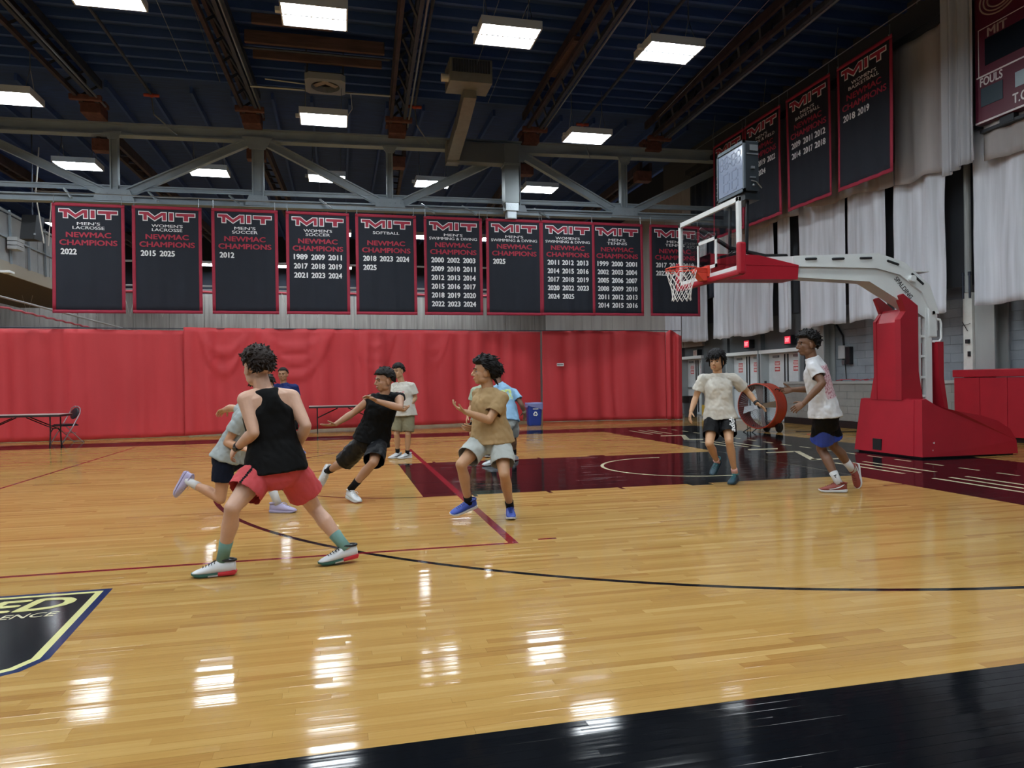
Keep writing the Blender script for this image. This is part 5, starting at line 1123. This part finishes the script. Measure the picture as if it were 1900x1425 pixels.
    def cloth(name, mb, m, vx=.0088, sm=3, wr=.006, wf=9., decal=None, pin=None):
        V, F, Nn = remesh(mb, vx, sm)
        V = [v + n*(wr*(noise.noise(v*wf + Vector((ord(k), 0, 0))) + .9*abs(noise.noise(Vector((v.x*wf*1.7+v.z*wf*.9, v.y*wf*1.7+v.z*wf*.6, v.z*wf*.8)) + Vector((0, ord(k), 0)))) + .35*noise.noise(v*wf*3.1))) for v, n in zip(V, Nn)]
        for e, ax, r in ends:      # open the cuffs and hems
            F = [f for f in F if not (lambda c, nn: abs((c-e).dot(ax)) < .016 and ((c-e) - ax*(c-e).dot(ax)).length < r*1.05 and nn.normalized().dot(ax) > .72)(sum((V[i] for i in f), Vector())/len(f), sum((Nn[i] for i in f), Vector()))]
        ends.clear()
        ms, MI = [m], None
        if decal:
            ms = [m] + decal[0]; MI = []
            for f in F: c = sum((V[i] for i in f), Vector())/len(f); nn = sum((Nn[i] for i in f), Vector()); MI.append(decal[1](c, nn))
        return mk(name, V, F, ms, root, True, MI)
    J2 = dict(J=J, root=root, sp=sp, tf=tf, s=s, hp=hp, P=P, N=N)
    kind, tm, hem, slv, loose = top[:5]; dec = top[5](J2) if len(top) > 5 and top[5] else None
    mb = MB(); Lt = (N-P).length
    if kind == 'tee':
        pr = [(t, w, d, f) for t, w, d, f in PROF if t > hem+.03 and t < .95]; pr = [(hem, .190, .142, -.006)] + [(t, (w if t > .3 else .19 - (t-hem)/(.3-hem)*.045), (d if t > .3 else .142 - (t-hem)/(.3-hem)*.036), f) for t, w, d, f in pr] + [(1.05, .068, .064, -.008)]
        torso(mb, .014*s, -1, 2, lambda t: loose*max(0, min(1, (.8-t)/.5)), pr)
        for sd in 'LR':
            S_, E_ = J['S'+sd], J['E'+sd]; mb.caps(N + (P-N)*.06, S_, .062*s, .067*s*build)
            if slv > .2: tubeflat(mb, [(S_, .066*s*build), (S_.lerp(E_, slv*.5), (.066+loose*.25)*s*build), (S_.lerp(E_, slv), (.068+loose*.4)*s*build)]); ends.append((S_.lerp(E_, slv), (E_-S_).normalized(), (.068+loose*.4)*s*build))
    elif kind == 'tank':
        pr = [(hem, .188, .150, -.010)] + [(t, w+.010+max(0, .3-t)*.08, d+.014+max(0, .3-t)*.05, f) for t, w, d, f in PROF if hem+.03 < t < .6] + [(.60, .158, .130, .010), (.67, .128, .130, .008), (.74, .096, .128, .004), (.82, .080, .116, -.004), (.90, .082, .096, -.012), (.97, .080, .074, -.016)]
        torso(mb, .006, -1, 2, lambda t: loose*max(0, min(1, (.6-t)/.5)), pr)
    cloth('tank_top' if kind == 'tank' or slv < .2 else 'tee_shirt', mb, tm, wr=.013 if kind == 'tee' else .006, decal=dec)
    bm_, leg, flare = bottom[:3]; dec = bottom[3](J2) if len(bottom) > 3 and bottom[3] else None
    mb = MB(); pr = [(-.25, .085, .09, -.01), (-.16, .13, .115, -.012), (-.10, .152, .118, -.012), (-.02, .168, .126, -.014), (.08, .164, .118, -.008), (.20, .150, .106, .002)]; torso(mb, .012*s, -1, 2, None, pr)
    for sd in 'LR':
        B_, K_ = J['B'+sd], J['K'+sd]; r0 = .099*s*build
        mb.ball(B_, r0); e = B_.lerp(K_, leg)
        tubeflat(mb, [(B_ + (B_-K_).normalized()*.01, r0), (B_.lerp(K_, leg*.5), (.100+flare*.4)*s*build), (e, (.088+flare)*s*build)]); ends.append((e, (K_-B_).normalized(), (.088+flare)*s*build))
    cloth('shorts', mb, bm_, wr=.011, wf=8., decal=dec)
    # shoes and socks
    upc, soc, lac = shoes[:3]; sdec = shoes[3] if len(shoes) > 3 else None; skm, skh = socks[:2]
    for sd in 'LR':
        A_, T_, K_ = J['A'+sd], J['T'+sd], J['K'+sd]
        d = (T_-A_).normalized(); shin = (K_-A_).normalized(); hint = Vector((0, 0, 1)) if sd in plant else shin
        lat = hint.cross(d).normalized(); 
        f = (Matrix.Rotation(math.radians(-21), 3, lat) @ d).normalized(); z = f.cross(lat)
        if z.dot(hint) < 0: z = -z
        z = z.normalized(); y = z.cross(f)
        if sd in plant and abs(f.z) < .32 : f = Vector((f.x, f.y, f.z*.35)).normalized(); y = Vector((0, 0, 1)).cross(f).normalized(); z = f.cross(y)
        ss = s*1.03; O = A_ - z*.082*ss
        fp = lambda a, b_, c: O + (f*a + y*b_ + z*c)*ss
        if sd in plant:
            low = min(fp(x, q, 0).z for x in (-.08, .12, .19) for q in (-.03, .03)); O = O - Vector((0, 0, low-.003))
        st = [(-.078,.020,.080,.02),(-.070,.030,.092,.014),(-.045,.036,.098,.012),(-.01,.038,.100,.012),(.03,.040,.098,.012),(.065,.043,.082,.012),(.10,.046,.066,.013),(.14,.046,.052,.014),(.17,.038,.042,.016),(.188,.024,.034,.018),(.194,.010,.028,.02)]
        rings = []
        for x, w, tp, lo in st:
            ring = []
            for i in range(20):
                a = 2*PI*i/20; cy = math.cos(a); cz = math.sin(a); hgt = (tp-lo)/2; narrow = 1 - .35*max(0, cz)*(1 if x < .07 else .5)
                ring.append(fp(x, math.copysign(abs(cy)**.75, cy)*w*narrow, lo + hgt + math.copysign(abs(cz)**.85, cz)*hgt))
            rings.append(ring)
        m = MB(); m.loft(rings); sh = m.build('shoe', upc, root, True)
        so = [(-.084,.020,.022),(-.072,.034,.030),(-.03,.040,.026),(.03,.040,.022),(.09,.047,.020),(.14,.049,.020),(.175,.040,.024),(.193,.024,.028),(.199,.010,.030)]
        m = MB(); rings = []
        for x, w, tp in so:
            lo = .012 if x < -.08 else (.016 if x > .19 else (.006 if x > .17 else 0))
            rings.append([fp(x, q*w, zz) for q, zz in ((-.92, lo), (0, lo), (.92, lo), (1.0, (lo+tp)/2), (.97, tp), (0, tp), (-.97, tp), (-1., (lo+tp)/2))])
        m.loft(rings); MI = None; ms = soc
        if isinstance(soc, list):
            MI = []
            for q in m.F: c = sum((m.V[i] for i in q), Vector())/len(q); x = (c-O).dot(f)/ss; MI.append(1 if x > .06 else (2 if x < .02 else 0))
        mk('sole', m.V, m.F, ms, sh, False, MI)
        m = MB()
        for i in range(5): x = .05+.018*i; zt_ = .092 - (x-.05)*.42; m.tube([fp(x, -.024, zt_-.012), fp(x+.004, 0, zt_+.002), fp(x, .024, zt_-.012)], .0034*ss, 5)
        m.tube([fp(.045, 0, .098), fp(.06, .03, .096), fp(.085, .035, .078)], .003*ss, 5); m.build('laces', lac, sh)
        m = MB(); m.tube([fp(-.06+.055*math.cos(a)+.035, .034*math.sin(a), .098+.006*math.cos(a)) for a in [2*PI*i/20 for i in range(20)]], .008*ss, 7, True); m.build('collar', lac, sh, True)
        if sdec: sdec(fp, ss, sh)
        tubeflat(m := MB(), [(A_ - shin*.02, .041*s), (A_ + shin*skh*.5*s, .041*s if skh > .06 else .0405*s), (A_ + shin*skh*s, (.043 + .06*max(0, skh-.07))*s), (A_ + shin*(skh+.004)*s, .036*s)]); m.build('sock', skm, root, True)
    if extra: extra(J2)
    return root
fab = lambda n, c, r=.85, v=.05: mat(n, c, r, spec=.15 if lin(c)[1] < .03 else .3, var=v, vscale=5, bump=.10, bscale=90)
F_blk = fab('black_jersey', '#08090b', .7); F_grey = fab('grey_tee', '#9aa3a4'); F_navy = fab('navy_shorts', '#141a2a'); F_blue = fab('navy_tee', '#1c2a5e', .7); F_wht = fab('white_tee', '#c2bfb6'); F_wht2 = fab('white_tee_cool', '#c6c7ca')
F_tan = fab('tan_tee', '#a08660'); F_lg = fab('light_grey_shorts', '#a9afac'); F_cor = fab('coral_shorts', '#bd474c', .7); F_ol = fab('olive_shorts', '#7a745c'); F_lb = fab('light_blue_tee', '#8ab2d2', .8, .25); F_pg = fab('pale_green_tee', '#a9b7a2')
F_bs = fab('black_shorts', '#0a0b0e', .55); F_lea = mat('black_pattern_shorts', '#0d0f13', .45, spec=.3, var=.5, vscale=14, bump=.1); F_bk2 = fab('black_shorts_plain', '#08090b', .7)
S_wht = mat('shoe_white', '#c9cccf', .4, var=.04, bump=.05); S_sole = mat('sole_white', '#cdd0d1', .4); S_gsole = mat('sole_green', '#2e5a50', .4); S_rsole = mat('sole_red', '#c42f3a', .4)
S_lav = mat('shoe_lavender', '#aba4c4', .5, var=.06); S_blu = mat('shoe_blue', '#23429c', .45, var=.08); S_tea = mat('shoe_teal', '#1f3f4d', .45, var=.2, vscale=14); S_mar = mat('shoe_maroon', '#7c3226', .55, var=.06); S_dsole = mat('sole_dark', '#1a1b1e', .5); S_pink = mat('collar_pink', '#c98d8f', .6)
K_blk = fab('sock_black', '#141416'); K_wht = fab('sock_white', '#c4c4c4'); K_teal = fab('sock_teal', '#6d938c'); K_pink = fab('sock_pink', '#d3a49c')
L_wht = mat('lace_white', '#d6d8da', .6); L_blk = mat('lace_black', '#15161a', .6)
def band(m, w=.02, r=.032, sd='L', q=.97, watch=False):
    def f(D):
        J = D['J']; W, E = J['W'+sd], J['E'+sd]; d = (W-E).normalized(); c = E.lerp(W, q); b = MB(); u, v = perp(d)
        b.loft([ell(c-d*w/2, u*r, v*r), ell(c-d*w/2, u*(r+.004), v*(r+.004)), ell(c+d*w/2, u*(r+.004), v*(r+.004)), ell(c+d*w/2, u*r, v*r)])
        if watch:
            o = (CP-c); o = (o - d*o.dot(d)).normalized()*.25 + Vector((0, 0, .0)); o = (fdir := (o if o.length > .01 else u)).normalized(); b.cyl(c + o*r, c + o*(r+.012), .019, n=14)
        b.build('watch' if watch else 'wristband', m, D['root'])
    return f
def stripeA(D):
    J = D['J']
    def f(c, n):
        for sd in 'L':
            B, K = J['B'+sd], J['K'+sd]; ax = (K-B).normalized(); t = (c-B).dot(ax)/(K-B).length; q = (c-B) - ax*(c-B).dot(ax)
            out = (D['tf'](0)[1]); bk = -D['tf'](0)[2]; o = (out*.55 + bk*.83); o = (o - ax*o.dot(ax)).normalized(); w = q.dot(ax.cross(o))
            if q.dot(o) > 0 and abs(w) < .009 and -.3 < t: return 1
        return 0
    return [F_blk], f
def hemJ(D):
    J = D['J']
    def f(c, n):
        best = 0
        for sd in 'LR':
            B, K = J['B'+sd], J['K'+sd]; ax = (K-B).normalized(); t = (c-B).dot(ax)/(K-B).length; q = ((c-B) - ax*(c-B).dot(ax)).length
            if q < .2 and c.z < D['P'].z - .215 + .035*math.sin((c-D['P']).dot(D['tf'](0)[2])*22 + 1.2): best = 1
        return best
    return [mat('shorts_blue', '#1c3c9c', .6)], f
def printbox(m, t0, t1, w, side, off=0.):
    def g(D):
        P, N = D['P'], D['N']; L = (N-P).length; ax = (N-P).normalized()
        def f(c, n):
            t = (c-P).dot(ax)/L
            if not t0 < t < t1: return 0
            up, l, fr = D['tf'](t); q = c - D['sp'](t)
            return 1 if abs(q.dot(l) - off) < w and q.dot(fr)*side > .03 else 0
        return [m], f
    return g
def printmat(name, base, ink, scale, th, stretch=(1, 1, 1)):
    m = bpy.data.materials.new(name); m.use_nodes = True; nt = m.node_tree; b = nt.nodes['Principled BSDF']; b.inputs['Roughness'].default_value = .8
    tc = nt.nodes.new('ShaderNodeTexCoord'); mp = nt.nodes.new('ShaderNodeMapping'); mp.inputs['Scale'].default_value = stretch; n = nt.nodes.new('ShaderNodeTexVoronoi'); n.inputs['Scale'].default_value = scale
    r = nt.nodes.new('ShaderNodeValToRGB'); r.color_ramp.interpolation = 'CONSTANT'; r.color_ramp.elements[1].position = th
    r.color_ramp.elements[0].color = lin(ink)+(1,); r.color_ramp.elements[1].color = lin(base)+(1,)
    nt.links.new(tc.outputs['Object'], mp.inputs[0]); nt.links.new(mp.outputs[0], n.inputs['Vector']); nt.links.new(n.outputs['Distance'], r.inputs[0]); nt.links.new(r.outputs[0], b.inputs['Base Color']); return m
P_pink = printmat('pink_print', '#cbb0b8', '#a56a78', 55, .40, (1, 1, .6)); P_yel = printmat('yellow_print', '#a9cfdc', '#cfe08a', 20, .60, (1, 1, .8)); P_chest = printmat('chest_print', '#d9d4d0', '#c99a98', 24, .5)
def swoosh(m, side=(-1, 1), x0=.0):
    def f(fp, ss, sh):
        b = MB()
        for q in side:
            up = [(.105, .030), (.06, .036), (.02, .046), (-.01, .058), (-.055, .080), (-.02, .050), (.02, .036), (.06, .027), (.09, .024)]
            V = [fp(x + x0, q*(.0475 if x > .05 else .043), z + .004) for x, z in up]
            n = len(V); V2 = [fp(x + x0, q*(.0445 if x > .05 else .038), z + .004) for x, z in up]
            b.add(V + V2, [tuple(range(n)), tuple(range(2*n-1, n-1, -1))] + [(i, (i+1) % n, n+(i+1) % n, n+i) for i in range(n)])
        b.build('side_mark', m, sh)
    return f
def adidas(D):
    J = D['J']; B, K = J['BL'], J['KL']; ax = (B-K).normalized(); c = B.lerp(K, .10)
    v = (CP - c).normalized(); out = D['tf'](0)[1]; n = (D['tf'](0)[2]*.97 + out*.22); n = (n - ax*n.dot(ax)).normalized(); yv = n.cross(ax); R = .116*D['s']
    e = B.lerp(K, .80)
    M = frame(e, ax, yv, n)
    text('shorts_lettering', 'adidas', mat('print_white', '#e8e8e6', .6), D['root'], M @ Matrix.Translation((0, .035, 0)), w=.29, h=.075, bold=.03, align='LEFT', depth=.0, disp=lambda x, y: math.sqrt(max(1e-4, R*R - (y+.035)**2)) + .006)
def sockmark(sd, m):
    def f(D):
        J = D['J']; A, K = J['A'+sd], J['K'+sd]; sh = (K-A).normalized(); v = (CP-A).normalized(); v = (v - sh*v.dot(sh)).normalized(); u = sh.cross(v); c = A + sh*.075 + v*.047
        MB().add([c - u*.02 + sh*.012, c + u*.018 + sh*.016, c + u*.02 + sh*.006, c + u*.002 - sh*.0, c + u*.002 - sh*.02, c - u*.008 - sh*.02, c - u*.006 + sh*.0], [(0, 1, 2, 3, 4, 5, 6)]).build('sock_mark', m, D['root'])
    return f
def both(*fs):
    def f(D):
        for g in fs: g(D)
    return f
# hair style: thickness, hairline front / side / back (height on the skull, -1..1), clump size, clump frequency, tufts
person('A', 'player in black tank top and coral shorts, back turned, nearest the camera', '#c79f88', '#241a16', (.030, .36, -.02, -.66, .012, 9, [], (340, .027, .3)), ('tank', F_blk, -.05, 0, .012), (F_cor, .64, .034, stripeA), (S_wht, [S_sole, S_gsole, S_rsole], L_blk), (K_teal, .13), curl={'L': .65, 'R': .6}, extra=band(mat('watch_black', '#141518', .35), .03, .030, 'L', .96, True), build=1.02, vox=.0065)
person('B', 'player in grey tee and navy shorts, mostly hidden behind the black tank top', '#b98b6c', '#171310', (.026, .34, .0, -.55, .010, 9), ('tee', F_grey, -.04, .60, .015), (F_navy, .58, .016), (S_lav, S_lav, S_lav), (K_wht, .13), plant='L', curl=.5)
person('C', 'man in navy blue tee standing by the red curtain, facing the camera', '#9c7458', '#15110f', (.014, .42, .05, -.45, .004, 8, [], (120, .015, 1.)), ('tee', F_blue, -.06, .62, .015), (F_bk2, .85, .02), (S_blu, S_sole, L_wht), (K_wht, .07), curl=.45, vox=.0095)
person('D', 'player in sleeveless black top and black shorts, lunging with arms out', '#a87f64', '#15110f', (.026, .34, -.05, -.5, .006, 8, [], (200, .03, .8, (0, -.7, -.5))), ('tee', F_blk, -.03, .12, .02), (F_lea, .93, .030), (S_wht, S_sole, L_wht), (K_blk, .13), plant='L', curl={'R': .22, 'L': .55})
person('E', 'young man in white printed tee and olive shorts standing behind the lunging player', '#b58c6b', '#141112', (.030, .28, -.08, -.5, .006, 8), ('tee', F_wht, -.05, .65, .028, printbox(P_chest, .42, .74, .09, 1)), (F_ol, .88, .012), (S_wht, S_sole, L_wht, swoosh(L_blk)), (K_blk, .06), curl=.7, vox=.0095)
tf_ = [((0, -.03, .11), (-.01, -.01, .165), .014), ((.02, -.07, .10), (.01, -.15, .13), .016), ((0, -.09, .05), (.01, -.17, .06), .018), ((0, -.09, 0), (0, -.155, -.05), .02), ((.02, -.08, -.04), (.02, -.13, -.12), .02), ((.03, .07, .09), (.035, .11, .10), .012)]
person('F', 'player in tan tee and light grey shorts with long messy black hair', '#b48a69', '#0f0d0f', (.038, .36, -.10, -.95, .014, 7, tf_, (420, .06, 1.5, (0, -1, -.5))), ('tee', F_tan, -.05, .66, .024), (F_lg, .70, .026), (S_blu, S_sole, mat('lace_blue', '#1b2f78', .5)), (K_blk, .06), plant='L', curl={'L': .55, 'R': .35})
person('G', 'player in light blue tee with yellow back print, partly behind the tan tee', '#7a5a46', '#0f0d0f', (.036, .36, .0, -.85, .012, 8, [], (300, .05, .7)), ('tee', F_lb, -.02, .55, .02, printbox(P_yel, .52, .82, .11, -1)), (F_lg, .85, .02), (S_wht, S_sole, L_blk), (K_blk, .08), curl=.4, extra=band(mat('watch_silver', '#b9b79d', .3, .6), .03, .030, 'R', .95, True), vox=.0095)
person('H', 'player in pale green tee and black shorts, almost hidden behind the tan tee', '#b58b6a', '#141112', (.020, .42, .0, -.5, .006, 8), ('tee', F_pg, -.04, .60, .02), (F_bk2, .66, .02), (S_dsole, S_sole, L_wht), (K_blk, .08), curl=.4, vox=.0095)
fr_ = [((x, .075, .075), (x*1.1, .104, .030-.004*(i % 2)), .017) for i, x in enumerate((-.05, -.03, -.01, .01, .03, .05))] + [((q*.075, .02, .04), (q*.084, .02, -.055), .018) for q in (-1, 1)] + [((q*.075, -.02, .04), (q*.084, -.015, -.05), .02) for q in (-1, 1)]
person('I', 'player in cream white tee and black shorts, black wristband, facing the camera', '#b98f6d', '#100f12', (.042, .24, -.20, -.75, .008, 8, fr_, (380, .05, 1.6)), ('tee', F_wht, -.03, .66, .022), (F_bs, .70, .016), (S_tea, S_tea, mat('lace_teal', '#3f7f86', .5)), (K_pink, .045), plant='L', curl={'L': .25, 'R': .45}, extra=both(band(mat('band_black', '#151518', .7), .03, .031, 'L', .95), adidas))
person('J', 'tall player at right in white tee with pink back print, black and blue shorts', '#71503c', '#0f0d0e', (.034, .34, .0, -.6, .014, 8, [], (420, .03, .1)), ('tee', F_wht2, -.02, .60, .020, printbox(P_pink, .30, .88, .17, -1)), (F_bk2, .76, .034, hemJ), (S_mar, S_sole, S_mar, swoosh(S_sole)), (K_wht, .13), plant='L', curl={'L': .5, 'R': .55}, extra=sockmark('L', L_blk))
finish_text()
